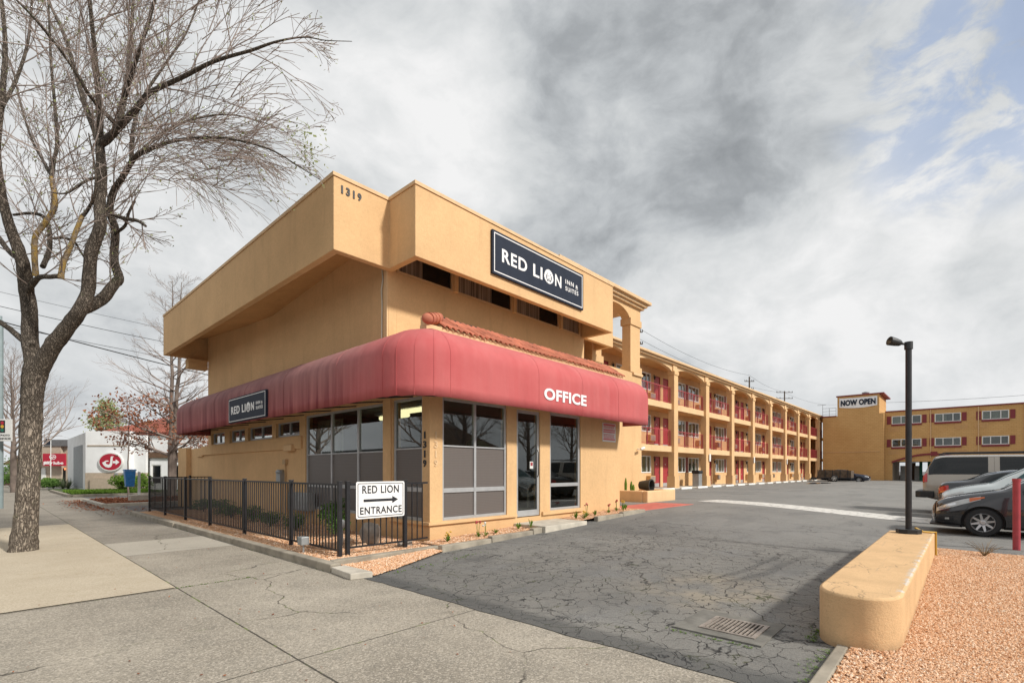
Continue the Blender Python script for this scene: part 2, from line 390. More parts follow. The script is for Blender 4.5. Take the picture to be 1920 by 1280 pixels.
def m_leaf(name, c1, c2):
    m, t = new_mat(name); r = t.n('ShaderNodeNewGeometry').outputs['Random Per Island']
    c = t.mix(r, c1, c2); d = t.n('ShaderNodeBsdfDiffuse', i_Color=c); tl = t.n('ShaderNodeBsdfTranslucent', i_Color=c); mx = t.n('ShaderNodeMixShader', i_0=.3)
    t.t.links.new(d.outputs[0], mx.inputs[1]); t.t.links.new(tl.outputs[0], mx.inputs[2]); t.t.links.new(mx.outputs[0], t.out.inputs[0]); return m
M_LEAF = m_leaf('shrub_leaves', (.05, .105, .025), (.15, .26, .07))
M_LEAFB = m_leaf('bright_leaves', (.08, .16, .02), (.20, .32, .06))
M_LEAFO = m_leaf('dry_oak_leaves', (.15, .055, .03), (.42, .19, .11))
M_LEAFP = m_leaf('pale_spring_leaves', (.20, .24, .10), (.38, .40, .20))
M_LITTER = m_leaf('fallen_leaves', (.20, .07, .04), (.46, .20, .11))
M_STRAW = m_leaf('straw_grass', (.22, .17, .10), (.40, .30, .18))
def m_stone(name, stops):
    m, t = new_mat(name); r = t.n('ShaderNodeNewGeometry').outputs['Random Per Island']
    c = t.ramp(r, stops, 'CONSTANT'); c = t.mix(.12, c, t.mix(t.noise(pos(t), 60, 2), (.3, .12, .06), (.8, .55, .4)))
    principled(t, c, .85, 0, spec=.25); return m
M_STONES = m_stone('pink_gravel_stones', [(0, (.68, .41, .24)), (.25, (.76, .50, .32)), (.5, (.60, .32, .16)), (.64, (.80, .59, .42)), (.86, (.50, .24, .11)), (.95, (.82, .70, .56))])
def m_gravel(name, c1, c2, scale=45):
    m, t = new_mat(name); p = pos(t); vo = t.voro(p, scale); e = t.voro(p, scale, 'DISTANCE_TO_EDGE').outputs[0]
    c = t.mix(t.n('ShaderNodeSeparateColor', i_0=vo.outputs['Color']).outputs[0], c1, c2); c = t.mix(t.rng(e, 0, .05, .6, 0), c, tuple(x * .35 for x in c1))
    principled(t, c, .9, 0, t.rng(e, 0, .3), .8, .012, spec=.2); return m
M_GBED = m_gravel('pink_gravel_bed', (.50, .26, .13), (.78, .50, .31), 42)
def m_tan():
    m, t = new_mat('decomposed_granite'); p = pos(t); n = t.noise(p, 1.3, 6, .6); f = t.noise(p, 60, 4, .7); vo = t.voro(p, 90)
    c = t.mix(t.rng(n, .3, .7), (.50, .43, .33), (.62, .55, .44)); c = t.mix(t.rng(f, .35, .65), tuple(x for x in (.40, .34, .25)), c)
    c = t.mix(t.math('MULTIPLY', t.rng(vo.outputs[0], .1, .35, 1, 0), .35), c, (.72, .63, .50))
    c = t.mix(t.math('MULTIPLY', t.rng(t.noise(p, 4.5, 5, .65), .58, .7), .35), c, (.33, .25, .15))
    principled(t, c, .95, 0, t.math('ADD', f, t.math('MULTIPLY', n, .6)), .6, .01, spec=.1)
m_tan(); M_TAN = MATS['decomposed_granite']
def m_walk():
    """exposed-aggregate city sidewalk with joints and cracks"""
    m, t = new_mat('sidewalk_concrete'); p = pos(t); s = t.n('ShaderNodeSeparateXYZ', i_0=p)
    agg = t.voro(p, 85); ac = t.n('ShaderNodeSeparateColor', i_0=agg.outputs['Color']).outputs[0]
    fine = t.noise(p, 34, 6, .72); big = t.noise(p, .55, 6, .62); mid = t.noise(p, 2.6, 5, .6)
    c = t.mix(t.rng(big, .34, .68), (.27, .24, .195), (.44, .395, .325))
    c = t.mix(t.math('MULTIPLY', t.rng(mid, .48, .72), .35), c, (.17, .16, .14))
    c = t.mix(t.math('MULTIPLY', t.rng(ac, .60, .85), .42), c, (.13, .12, .105)); c = t.mix(t.math('MULTIPLY', t.rng(ac, .3, .1), .55), c, (.58, .52, .44))
    c = t.mix(t.math('MULTIPLY', t.rng(fine, .45, .68), .40), c, (.135, .125, .11))
    wp = t.vmath('ADD', p, t.vmath('MULTIPLY', t.vmath('SUBTRACT', t.n('ShaderNodeTexNoise', i_Vector=p, i_Scale=2.2, i_Detail=6.0).outputs[1], (.5, .5, .5)), (.45, .45, 0))).outputs[0]
    cr = t.voro(t.scaled(wp, (1, 1, 0)), .33, 'DISTANCE_TO_EDGE').outputs[0]
    crack = t.math('MULTIPLY', t.rng(cr, .0, .0045, 1, 0), t.rng(t.noise(p, .9, 3), .42, .52))
    green = t.rng(t.noise(p, 5, 4), .55, .62)
    def joint(coord, at, wd=.006):
        return t.rng(t.math('ABSOLUTE', t.math('SUBTRACT', t.math('ADD', coord, t.math('MULTIPLY', t.math('SUBTRACT', t.noise(p, 7, 3), .5), .012)), at)), wd, wd * 1.8, 1, 0)
    j = joint(s.outputs[0], 1.72)
    for yy in (7.40, 10.85, 12.95, 3.9, -.4, 17.2): j = t.math('MAXIMUM', j, t.math('MULTIPLY', joint(s.outputs[1], yy), .85))
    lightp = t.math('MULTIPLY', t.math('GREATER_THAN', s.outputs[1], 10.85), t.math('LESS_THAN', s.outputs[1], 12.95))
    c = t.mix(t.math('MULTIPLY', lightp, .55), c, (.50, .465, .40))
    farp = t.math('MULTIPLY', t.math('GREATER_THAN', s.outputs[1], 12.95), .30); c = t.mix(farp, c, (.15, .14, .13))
    jc = t.mix(green, (.055, .05, .042), (.13, .17, .04)); c = t.mix(t.math('MULTIPLY', t.math('MAXIMUM', crack, j), .9), c, jc)
    h = t.math('SUBTRACT', t.math('ADD', t.math('MULTIPLY', fine, .5), t.math('MULTIPLY', agg.outputs[0], .5)), t.math('MULTIPLY', t.math('MAXIMUM', crack, j), 2))
    principled(t, c, .9, 0, h, .5, .008, spec=.2)
m_walk(); M_WALK = MATS['sidewalk_concrete']
def m_asphalt():
    m, t = new_mat('cracked_asphalt'); p = pos(t); s = t.n('ShaderNodeSeparateXYZ', i_0=p); flat = t.scaled(p, (1, 1, 0))
    big = t.noise(flat, .28, 6, .6); mid = t.noise(flat, 1.7, 6, .62); fine = t.noise(p, 60, 5, .7); agg = t.voro(p, 120)
    c = t.mix(t.rng(big, .33, .67), (.165, .164, .160), (.285, .279, .262)); c = t.mix(t.math('MULTIPLY', t.rng(mid, .5, .75), .5), c, (.235, .23, .215))
    c = t.mix(t.math('MULTIPLY', t.rng(fine, .38, .66), .60), c, (.055, .056, .06))
    c = t.mix(t.math('MULTIPLY', t.rng(agg.outputs[0], .08, .32, 1, 0), .42), c, (.33, .32, .30))
    def warp(sc, k): return t.vmath('ADD', flat, t.vmath('MULTIPLY', t.vmath('SUBTRACT', t.n('ShaderNodeTexNoise', i_Vector=flat, i_Scale=sc, i_Detail=6.0).outputs[1], (.5, .5, .5)), (k, k, 0))).outputs[0]
    c1 = t.voro(warp(3.6, .46), 5.3, 'DISTANCE_TO_EDGE').outputs[0]; c2 = t.voro(warp(2.4, .9), 1.25, 'DISTANCE_TO_EDGE').outputs[0]; c3 = t.voro(warp(1.2, 1.3), .36, 'DISTANCE_TO_EDGE').outputs[0]
    gu = t.rng(s.outputs[0], 8.0, 12.5, 1, 0, 'SMOOTHSTEP'); gv = t.rng(s.outputs[1], 4.5, 7.5, 1, 0, 'SMOOTHSTEP')
    near = t.math('MULTIPLY', t.math('MULTIPLY', gu, gv), t.rng(t.noise(flat, .9, 4), .34, .45))
    nf = t.rng(s.outputs[0], 9, 20, 1, .45)
    near2 = t.math('MULTIPLY', near, t.rng(t.noise(flat, 2.6, 5, .6), .37, .46)); k1 = t.math('MULTIPLY', t.rng(c1, .0, t.rng(mid, .35, .7, .014, .048), 1, 0), near2); k2 = t.math('MULTIPLY', t.rng(c2, .0, .0075, 1, 0), t.math('MULTIPLY', t.rng(t.noise(flat, .6, 4), .46, .56), t.rng(s.outputs[0], 11, 17, 1, 0)))
    k3 = t.math('MULTIPLY', t.rng(c3, .0, .0035, 1, 0), nf)
    k = t.math('MAXIMUM', t.math('MAXIMUM', k1, k2), k3)
    c = t.mix(t.math('MULTIPLY', near, .30), c, (.205, .19, .16))
    dusty = t.math('MULTIPLY', t.rng(t.vmath('DISTANCE', flat, (6.1, 2.2, 0)).outputs['Value'], .3, 1.4, 1, 0, 'SMOOTHSTEP'), t.rng(mid, .4, .6)); c = t.mix(t.math('MULTIPLY', dusty, .6), c, (.33, .28, .21))
    moss = t.math('MULTIPLY', t.rng(t.noise(flat, 2.5, 4), .54, .62), t.rng(s.outputs[0], 5, 9, .9, 0)); kc = t.mix(moss, (.018, .018, .019), (.085, .10, .03))
    c = t.mix(t.math('MULTIPLY', t.math('POWER', k, .7), .95), c, kc)
    # two curved tyre scuffs and a sealed seam near the sidewalk
    def line(a, b, cc, wdt):   # |a u + b v + cc| < wdt
        return t.rng(t.math('ABSOLUTE', t.math('ADD', t.math('ADD', t.math('MULTIPLY', s.outputs[0], a), t.math('MULTIPLY', s.outputs[1], b)), t.math('ADD', t.math('MULTIPLY', t.noise(flat, .7, 3), .5), cc))), wdt * .5, wdt, 1, 0)
    sc = t.math('MULTIPLY', t.math('MAXIMUM', line(.09, 1, -3.05, .10), line(.09, 1, -3.32, .07)), t.math('MULTIPLY', t.rng(s.outputs[0], 6.2, 7, 0, 1), t.rng(s.outputs[0], 8.8, 9.8, 1, 0)))
    c = t.mix(t.math('MULTIPLY', t.math('MULTIPLY', sc, t.rng(fine, .3, .6)), .55), c, (.035, .035, .037))
    oil = t.voro(t.vmath('ADD', flat, t.vmath('MULTIPLY', t.n('ShaderNodeTexNoise', i_Vector=flat, i_Scale=3.0, i_Detail=3.0).outputs[1], (.4, .4, 0))).outputs[0], .55)
    c = t.mix(t.math('MULTIPLY', t.math('MULTIPLY', t.rng(oil.outputs[0], .08, .30, 1, 0, 'SMOOTHSTEP'), t.rng(t.noise(flat, .9, 4), .46, .60)), .55), c, (.06, .06, .062))
    c = t.mix(t.math('MULTIPLY', t.rng(s.outputs[0], 9, 20), .45), c, (.27, .265, .25))
    patch = t.rng(t.noise(t.scaled(flat, (.5, 1.4, 0)), .55, 7, .7), .53, .58); c = t.mix(t.math('MULTIPLY', patch, .22), c, (.085, .087, .09))
    edge = t.rng(s.outputs[0], 3.86, 4.0, 1, 0); c = t.mix(t.math('MULTIPLY', edge, .6), c, (.06, .062, .063))
    h = t.math('SUBTRACT', t.math('ADD', t.math('MULTIPLY', fine, .5), t.math('MULTIPLY', agg.outputs[0], .4)), t.math('MULTIPLY', k, 2.5))
    principled(t, c, .86, 0, h, .55, .012, spec=.3)
m_asphalt(); M_ASPH = MATS['cracked_asphalt']
def m_paint():
    m, t = new_mat('worn_road_paint'); p = pos(t)
    c = t.mix(t.rng(t.noise(p, 6, 7, .7), .50, .66), (.62, .61, .58), (.22, .215, .2)); principled(t, c, .8, 0, t.noise(p, 60, 3), .3, .005)
m_paint(); M_LINE = MATS['worn_road_paint']
M_CONC = simple('kerb_concrete', (.31, .275, .22), .92, var=.28, scale=3.5, bstr=.5)
M_CONC_L = simple('pale_concrete', (.50, .46, .39), .92, var=.2, scale=4, bstr=.4)
M_REDWALK = simple('red_painted_concrete', (.50, .13, .10), .85, var=.2, scale=5)
M_DIRT = simple('bare_earth', (.17, .12, .085), .95, var=.35, scale=4, bstr=.6)
M_GRASSB = simple('lawn_soil', (.07, .10, .03), .95, var=.4, scale=7, bstr=.5)
M_STREET = simple('street_asphalt', (.125, .122, .118), .9, var=.22, scale=.8, bstr=.3)
M_WATER = simple('puddle_water', (.03, .03, .03), .02, 0, bstr=0, spec=.8)

def m_lichen():
    m, t = new_mat('lichen_bark'); p = pos(t); n = t.noise(p, 9, 6, .7); n2 = t.noise(p, 22, 4, .7)
    c = t.mix(t.rng(n2, .35, .65), (.12, .09, .06), (.34, .27, .20)); c = t.mix(t.rng(n, .45, .57), c, (.33, .22, .07)); principled(t, c, .95, 0, t.math('ADD', n, n2), .8, .03, spec=.1)
m_lichen(); M_LICHEN = MATS['lichen_bark']
M_NUMPALE = simple('pale_numeral', (.66, .46, .265), .7)

def m_line2():
    m, t = new_mat('faded_bay_paint'); p = pos(t); c = t.mix(t.rng(t.noise(p, 5, 7, .7), .42, .66), (.50, .50, .48), (.24, .235, .22)); principled(t, c, .85)
m_line2()

def m_bench():
    m, t = new_mat('scuffed_barrier_paint'); p = pos(t); s = t.n('ShaderNodeSeparateXYZ', i_0=p); color = (.70, .47, .26)
    n1 = t.noise(p, 2.2, 6, .62); sp = t.noise(p, 36, 5, .75); c = t.mix(t.rng(n1, .3, .65), tuple(x * .82 for x in color), color)
    c = t.mix(t.math('MULTIPLY', t.rng(sp, .50, .68), .30), c, tuple(x * .6 for x in color))
    wp = t.vmath('ADD', t.scaled(p, (.45, 1.6, .6)), t.vmath('MULTIPLY', t.n('ShaderNodeTexNoise', i_Vector=p, i_Scale=3.0, i_Detail=5.0).outputs[1], (.5, .5, .5))).outputs[0]
    cr = t.rng(t.voro(wp, 1.5, 'DISTANCE_TO_EDGE').outputs[0], 0, .012, 1, 0); top = t.rng(s.outputs[2], .455, .468)
    c = t.mix(t.math('MULTIPLY', t.math('MULTIPLY', cr, top), t.rng(t.noise(p, 1.4, 3), .4, .5, 0, .6)), c, (.16, .12, .09))
    scr = t.math('MULTIPLY', t.rng(t.noise(t.scaled(p, (.35, 9, 1)), 2.5, 5, .7), .60, .68), top); c = t.mix(t.math('MULTIPLY', scr, .35), c, (.34, .27, .20))
    chip = t.math('MULTIPLY', t.math('MULTIPLY', t.rng(s.outputs[1], .45, .40, 0, 1), top), t.rng(t.noise(p, 7, 5, .7), .50, .54)); c = t.mix(t.math('MULTIPLY', chip, .85), c, (.55, .55, .54))
    base = t.rng(t.math('ADD', s.outputs[2], t.math('MULTIPLY', t.noise(p, 5, 5, .65), .22)), .13, .26, 1, 0); c = t.mix(t.math('MULTIPLY', base, .55), c, (.30, .20, .12))
    spots = t.rng(t.voro(p, 5.5).outputs[0], .05, .13, 1, 0); c = t.mix(t.math('MULTIPLY', t.math('MULTIPLY', spots, t.rng(n1, .5, .6)), .4), c, (.25, .17, .11))
    principled(t, c, .9, 0, t.math('ADD', t.noise(p, 60, 4, .7), t.math('MULTIPLY', n1, 1.5)), .6, .012, spec=.15)
m_bench()
# ================================================================== GROUND
def sheet(name, us, vs, zf, mat, edge=None):
    mb = MB(); n = len(vs)
    P = [((edge(v) if edge and i == 0 else u), v, zf(u, v)) for i, u in enumerate(us) for v in vs]
    fs = [(i * n + j, (i + 1) * n + j, (i + 1) * n + j + 1, i * n + j + 1) for i in range(len(us) - 1) for j in range(n - 1)]
    mb.mesh(P, fs); return tag(mb.build(name, mat, smooth=180), kind='structure')
def lin(a, b, n): return [a + (b - a) * i / n for i in range(n + 1)]
tag(MB().box(-600, 900, -600, 900, -.35, -.06).build('ground', M_STREET), kind='structure')
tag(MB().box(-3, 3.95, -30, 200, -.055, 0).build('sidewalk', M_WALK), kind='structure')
tag(MB().box(3.95, 45, 20.9, 200, -.055, -.004).build('pavement', M_STREET), kind='structure')
us = lin(3.62, 4.2, 3) + lin(4.5, 14, 30) + lin(15, 100, 30); vs = lin(-40, -1, 14) + lin(-.6, 8, 60) + lin(8.3, 21, 22)
def lotedge(v): return 3.64 + .05 * noise.noise(Vector((v * 1.7, 0, 0))) + .02 * noise.noise(Vector((v * 9, 4, 0)))
sheet('parking_lot', us, vs, lambda u, v: lotz(u, v) + .006, M_ASPH, lotedge)
sheet('tree_strip', lin(-.9, 1.70, 12), lin(7.42, 18.4, 60), lambda u, v: .012 + .02 * noise.noise(Vector((u * 1.3, v * 1.3, 0))) * (1 if u < 1.6 and 7.6 < v < 18 else 0), M_TAN)
# painted stripe and bay lines
def strip(pts, name, lift=.011):
    mb = MB(); (a, b, c, d) = pts; n = 14
    for i in range(n):
        q = []
        for s_, e0, e1 in ((i / n, a, b), (i / n, d, c), ((i + 1) / n, d, c), ((i + 1) / n, a, b)):
            u = e0[0] + (e1[0] - e0[0]) * s_; v = e0[1] + (e1[1] - e0[1]) * s_; q.append((u, v, lotz(u, v) + lift))
        mb.quad(*q)
    return tag(mb.build(name, M_LINE, smooth=180), kind='structure')
strip([(17.35, -6.0), (20.6, 7.5), (19.1, 7.75), (15.3, -6.0)], 'stop_line')
for k in range(18):
    u = 20.9 + 2.62 * k
    strip([(u - 1.6, 12.9), (u + 1.9, 7.8), (u + 2.02, 7.8), (u - 1.48, 12.9)], 'bay_line').data.materials[0] = MATS['faded_bay_paint']
tag(MB().box(12.95, 17.2, 7.1, 8.55, .2, .315).build('painted_walk', M_REDWALK, bevel=.015), kind='structure')
tag(MB().box(19.5, 78, 14.02, 15.75, .2, .36).build('walkway', M_CONC_L, bevel=.01), kind='structure')
mb = MB(); mb.lathe([(0, 0), (1, 0)], (0, 0, 0), seg=32)
mb.v = [(54 + x * 3.4, 10.4 + y * .75 * (1 + .3 * math.sin(3 * x)), .3205) for x, y, z in mb.v]; tag(mb.build('puddle', M_WATER), kind='structure')
# kerbs round the office planting bed
kerb = MB()
kerb.box(3.50, 3.66, 6.86, 11.0, -.05, .125); kerb.box(3.50, 3.66, 11.02, 15.4, -.05, .12); kerb.box(3.47, 3.66, 15.42, 20.9, -.05, .125)
kerb.box(3.66, 5.9, 7.08, 7.22, -.05, .13)
tag(kerb.build('bed_kerb', M_CONC, bevel=.018), kind='structure')
tag(MB().prism([(3.45, 6.2, 0), (3.75, 6.12, 0), (3.72, 6.84, 0), (3.5, 6.84, 0)], (0, 0, .09)).build('kerb_block', M_CONC_L, bevel=.012), kind='structure')
mb = MB()
for i in range(6):
    u0 = 5.55 + i * 1.25
    if 3 <= i <= 3: continue
    mb.box(u0, u0 + 1.235, 6.80, 6.93, -.05, lotz(u0, 6.9) + .13)
tag(mb.build('front_kerb', M_CONC, bevel=.015), kind='structure')
tag(MB().box(8.35, 9.95, 6.72, 7.66, .0, .29).build('door_step', M_CONC_L, bevel=.012), kind='structure')
def bed(name, us, vs, zf, mat=M_GBED): return sheet(name, us, vs, zf, mat)
bed('gravel_bed', lin(3.66, 5.94, 12), lin(7.22, 20.9, 50), lambda u, v: .10 + .025 * noise.noise(Vector((u * 2, v * 2, 0))))
def vz(u, v): return .02 + lotz(u, v) + (v - 6.1) * .03
mb = MB(); VN = 14; vv_ = []
for i in range(VN + 1):
    u = 3.78 + (5.56 - 3.78) * i / VN; v0 = 6.14 + .37 * (u - 3.78) + .03 * noise.noise(Vector((u * 4, 1, 2)))
    for j in range(6): v = v0 + (7.09 - v0) * j / 5; vv_.append((u, v, vz(u, v)))
mb.mesh(vv_, [(i * 6 + j, (i + 1) * 6 + j, (i + 1) * 6 + j + 1, i * 6 + j + 1) for i in range(VN) for j in range(5)]); tag(mb.build('gravel_verge', M_GBED, smooth=180), kind='structure')
bed('gravel_border', lin(5.7, 13.1, 20), lin(6.93, 7.68, 4), lambda u, v: lotz(u, v) + .085 if not 8.4 < u < 9.9 else .1)
def rz(u, v): return lotz(u, v) + .035 + .02 * noise.noise(Vector((u * 1.1, v * 1.1, 7)))
bed('gravel_yard', lin(3.80, 11.75, 40), lin(-9, .42, 46), rz)
bed('gravel_corner', lin(3.80, 5.3, 8), lin(.42, .72, 3), lambda u, v: rz(u, v) - .01)
tag(MB().prism([(3.72, .70, -.02), (5.15, .72, -.02), (5.15, .80, -.02), (3.78, .80, -.02)], (0, 0, .065)).build('yard_edging', M_CONC, bevel=.012), kind='structure')
# loose stones on the gravel
def stones(name, n, region, zf, s0, s1, seed, mat, dens=None):
    rnd = random.Random(seed); vs = []; fs = []
    base = [(1, 0, 0), (-1, 0, 0), (0, 1, 0), (0, -1, 0), (0, 0, 1), (0, 0, -1)]
    tri = [(0, 2, 4), (2, 1, 4), (1, 3, 4), (3, 0, 4), (2, 0, 5), (1, 2, 5), (3, 1, 5), (0, 3, 5)]
    k = 0
    while k < n:
        u, v = region(rnd)
        if u is None: continue
        s = rnd.uniform(s0, s1); a = rnd.uniform(0, 6.28); ca, sa = math.cos(a), math.sin(a); b = len(vs)
        ax, ay, az = s * rnd.uniform(.7, 1.2), s * rnd.uniform(.6, 1.), s * rnd.uniform(.45, .8); tx, ty = rnd.uniform(-.5, .5), rnd.uniform(-.5, .5)
        z = zf(u, v) + az * rnd.uniform(.1, .6)
        for x, y, q in base:
            j = rnd.uniform(.75, 1.2); x, y, q = x * ax * j, y * ay * j, q * az * j; q += x * tx + y * ty
            vs.append((u + x * ca - y * sa, v + x * sa + y * ca, z + q))
        fs += [tuple(b + i for i in t) for t in tri]; k += 1
    mb = MB(); mb.v = vs; mb.f = fs; mb.mi = [0] * len(fs)
    return tag(mb.build(name, mat, fix=False), kind='stuff')
def reg_yard(r):
    u = 3.8 + 7.9 * r.random() ** 1.5; v = r.uniform(-1.6, .40)
    if v < -.06 * u - .9: return None, None
    return u, v
stones('gravel_stones_yard', 88000, reg_yard, rz, .006, .0145, 5, M_STONES)
def reg_corner(r): return r.uniform(3.8, 5.0), r.uniform(.38, .70)
stones('gravel_stones_corner', 2200, reg_corner, rz, .007, .017, 6, M_STONES)
stones('gravel_stones_bed', 16000, lambda r: (r.uniform(3.67, 5.9), 7.24 + 9 * r.random() ** 1.4), lambda u, v: .10, .010, .022, 7, M_STONES)
stones('gravel_stones_verge', 4200, lambda r: (lambda u: (u, r.uniform(6.13 + .37 * (u - 3.78), 7.07)))(r.uniform(3.78, 5.55)), vz, .009, .019, 8, M_STONES)
stones('gravel_stones_border', 5000, lambda r: (r.choice([r.uniform(5.75, 8.3), r.uniform(9.98, 13.0)]), r.uniform(6.95, 7.62)), lambda u, v: lotz(u, v) + .085, .009, .02, 9, M_STONES)

# ================================================================== OFFICE
U0, V0 = 5.94, 7.66
off = empty('office_building', (U0, V0, 0), label='two storey ochre stucco motel office with red barrel awning and overhanging boxed roof', cat='building')
mb = MB()
wl = [(7.90, 8.92, .50, 2.99), (9.27, 13.03, .50, 2.97), (13.39, 14.98, 2.47, 2.89), (15.25, 17.2, 2.47, 2.89), (17.47, 18.93, 2.47, 2.89), (19.45, 20.93, 2.47, 2.89), (V0, 9.08, 4.2, 7.2)]
wall(mb, 'u', U0, U0 + .2, V0 + .2, 21.3, -.1, 6.95, wl)
wall(mb, 'v', V0, V0 + .2, U0, 13.07, -.1, 4.2, [(6.26, 8.13, .50, 2.97), (8.46, 9.31, .40, 2.93), (9.70, 11.03, .50, 2.97)])
mb.box(13.07, 13.27, V0 + .2, 21.3, -.1, 4.2)
mb.box(U0 + .2, 13.27, 21.1, 21.3, 4.2, 6.95)
mb.box(U0 + .2, 13.27, 9.08, 9.28, 4.2, 5.80)
mb.box(13.07, 13.27, 9.28, 21.1, 4.2, 6.95)
for u in (7.75, 9.85, 11.95): mb.box(u, u + .12, 9.02, 9.2, 5.80, 6.95)
mb.build('wall', M_STUC, off, bevel=.012)
mb = MB(); mb.box(5.90, 8.42, 7.60, 7.658, .435, .495); mb.box(9.36, 11.08, 7.60, 7.658, .41, .495); mb.box(5.88, 5.938, 7.602, 9.0, .435, .495)
mb.box(5.885, 5.938, 13.2, 22.0, 2.10, 2.44)
mb.box(5.90, 5.939, 8.95, 9.24, .5, 4.0)
mb.build('trim_band', M_STUC, off, bevel=.006)
MB().box(6.2, 13.05, 7.9, 21, .30, .44).build('floor', M_INT, off)
MB().box(6.145, 13.0, 7.87, 21, 2.98, 3.1).build('ceiling', M_CEIL, off)
mb = MB(); mb.box(6.2, 13.0, 13.3, 13.4, .44, 3.05); mb.box(12.9, 13.0, 7.9, 13.3, .44, 3.05); mb.box(8.2, 11.6, 10.4, 10.9, .44, 1.5); mb.box(6.9, 7.7, 11.2, 12.0, .44, 1.2)
mb.box(10.6, 11.2, 9.2, 9.8, .44, 1.1)
mb.build('interior', M_INT, off)
mb = MB()
for i in range(26):
    v = 11.8 + i * .052; mb.box(6.34 + .02 * math.sin(i * 1.9), 6.37 + .02 * math.sin(i * 1.9), v, v + .045, 1.15, 2.85)
mb.build('curtain', M_CURTAIN, off)
mb = MB(); mb.blob((7.95, 8.35, 2.05), (.22, .16, .14), 2, .5, 3); mb.blob((7.65, 8.3, 2.1), (.14, .12, .12), 2, .5, 8); mb.build('window_plant', M_LEAF, off)
for (a, b, c, d) in ((6.50, 6.72, 8.45, 9.75), (6.95, 7.17, 9.9, 11.2)):
    f = MB().box(a - .04, b + .04, c, d, 2.90, 2.978).build('ceiling_light', M_WHITE, off)
    MB().lathe([(0, 0), (.055, 0), (.055, d - c - .1), (0, d - c - .1)], ((a + b) / 2, c + .05, 2.85), 'y', 10).build('diffuser', M_TUBE, f)
# windows
def glazing(axis, p, a0, a1, z0, z1, cols, rows, film_top, name='window', t=.055, parent=off, doorish=False):
    """p: outer face plane; frames sit 3 cm back in the opening"""
    f0, f1 = p + .03, p + .10
    mb = MB(); frame_rect(mb, axis, f0, f1, a0, a1, z0, z1, t, .06)
    for c in cols: bar(mb, axis, f0 - .004, f1 + .004, c - t * .55, c + t * .55, z0 + .06, z1 - t)
    cs = [a0 + t] + [x for c in cols for x in (c - t * .55, c + t * .55)] + [a1 - t]
    for zz, th in rows:
        for i in range(0, len(cs), 2): bar(mb, axis, f0 + .004, f1 - .004, cs[i], cs[i + 1], zz - th / 2, zz + th / 2)
    fr = mb.build(name, M_ALU, parent, bevel=.004)
    zs = [z0 + .06] + [x for zz, th in rows for x in (zz - th / 2, zz + th / 2)] + [z1 - t]
    for j in range(0, len(zs), 2):
        for i in range(0, len(cs), 2):
            m = MB(); bar(m, axis, p + .06, p + .068, cs[i], cs[i + 1], zs[j], zs[j + 1])
            m.build('film_panel' if zs[j + 1] <= film_top + .1 else 'pane', M_FILM if zs[j + 1] <= film_top + .1 else M_GLASS, fr)
    return fr
glazing('u', U0, 7.90, 8.92, .50, 2.99, [], [(1.12, .09), (1.95, .03)], 1.95)
glazing('u', U0, 9.27, 13.03, .50, 2.97, [10.38, 11.65], [(1.12, .09), (1.92, .03)], 1.95)
glazing('v', V0, 6.26, 8.13, .50, 2.97, [7.17], [(1.10, .09), (2.0, .03)], 2.0)
glazing('v', V0, 9.70, 11.03, .50, 2.97, [], [(1.14, .09)], 0, t=.07)
for a, b in ((13.39, 14.98), (15.25, 17.2), (17.47, 18.93), (19.45, 20.93)):
    glazing('u', U0 + .05, a, b, 2.47, 2.89, [(a + b) / 2], [], 0, t=.03)
d = MB(); frame_rect(d, 'v', V0 + .03, V0 + .09, 8.46, 9.31, .42, 2.93, .075, .14); dr = d.build('door', M_ALU, off, bevel=.004)
MB().box(8.535, 9.235, V0 + .055, V0 + .063, .56, 2.855).build('pane', M_GLASS, dr)
MB().tube([(9.17, V0 - .03, 1.35), (9.17, V0 - .06, 1.40), (9.17, V0 - .06, 1.95), (9.17, V0 - .03, 2.0)], .012, 8).build('handle', M_BLACK, dr, smooth=40)
mb = MB(); mb.box(8.98, 9.10, V0 + .045, V0 + .052, 1.55, 1.72); mb.build('notice', M_WHITE, dr)
mb = MB(); mb.box(9.0, 9.08, V0 + .040, V0 + .044, 1.62, 1.70); mb.build('notice_picture', M_RED, dr)
# clerestory strip under the roof box: dark panes with drawn curtains
m_, t_ = new_mat('streaky_curtain_panel'); p_ = pos(t_)
pn = t_.noise(t_.scaled(p_, (9, 9, .25)), 2.0, 4, .6); gr = t_.math('SINE', t_.math('MULTIPLY', t_.n('ShaderNodeSeparateXYZ', i_0=p_).outputs[0], 75))
cc = t_.mix(t_.rng(pn, .38, .62), (.12, .085, .065), (.38, .31, .25)); cc = t_.mix(t_.rng(gr, -.6, .6, .0, .4), cc, (.10, .08, .06)); principled(t_, cc, .5)  # uneven brown cloth colour with darker upright stripes
for i, u in enumerate((6.16, 7.87, 9.97, 12.07)):
    e = (7.75, 9.85, 11.95, 13.07)[i]
    w1 = MB(); frame_rect(w1, 'v', 9.08, 9.12, u, e, 5.80, 6.95, .05); w1 = w1.build('upper_window', M_TRIM, off)
    mid = u + (e - u) * (.45, .62, .55, .5)[i]
    MB().box(u + .05, e - .05, 9.13, 9.14, 5.85, 6.9).build('pane', MATS['streaky_curtain_panel'], w1)
    if i in (0, 1, 2): MB().box(mid, e - .06, 9.122, 9.128, 5.86, 6.89).build('dark_pane', M_CARGLASS, w1)
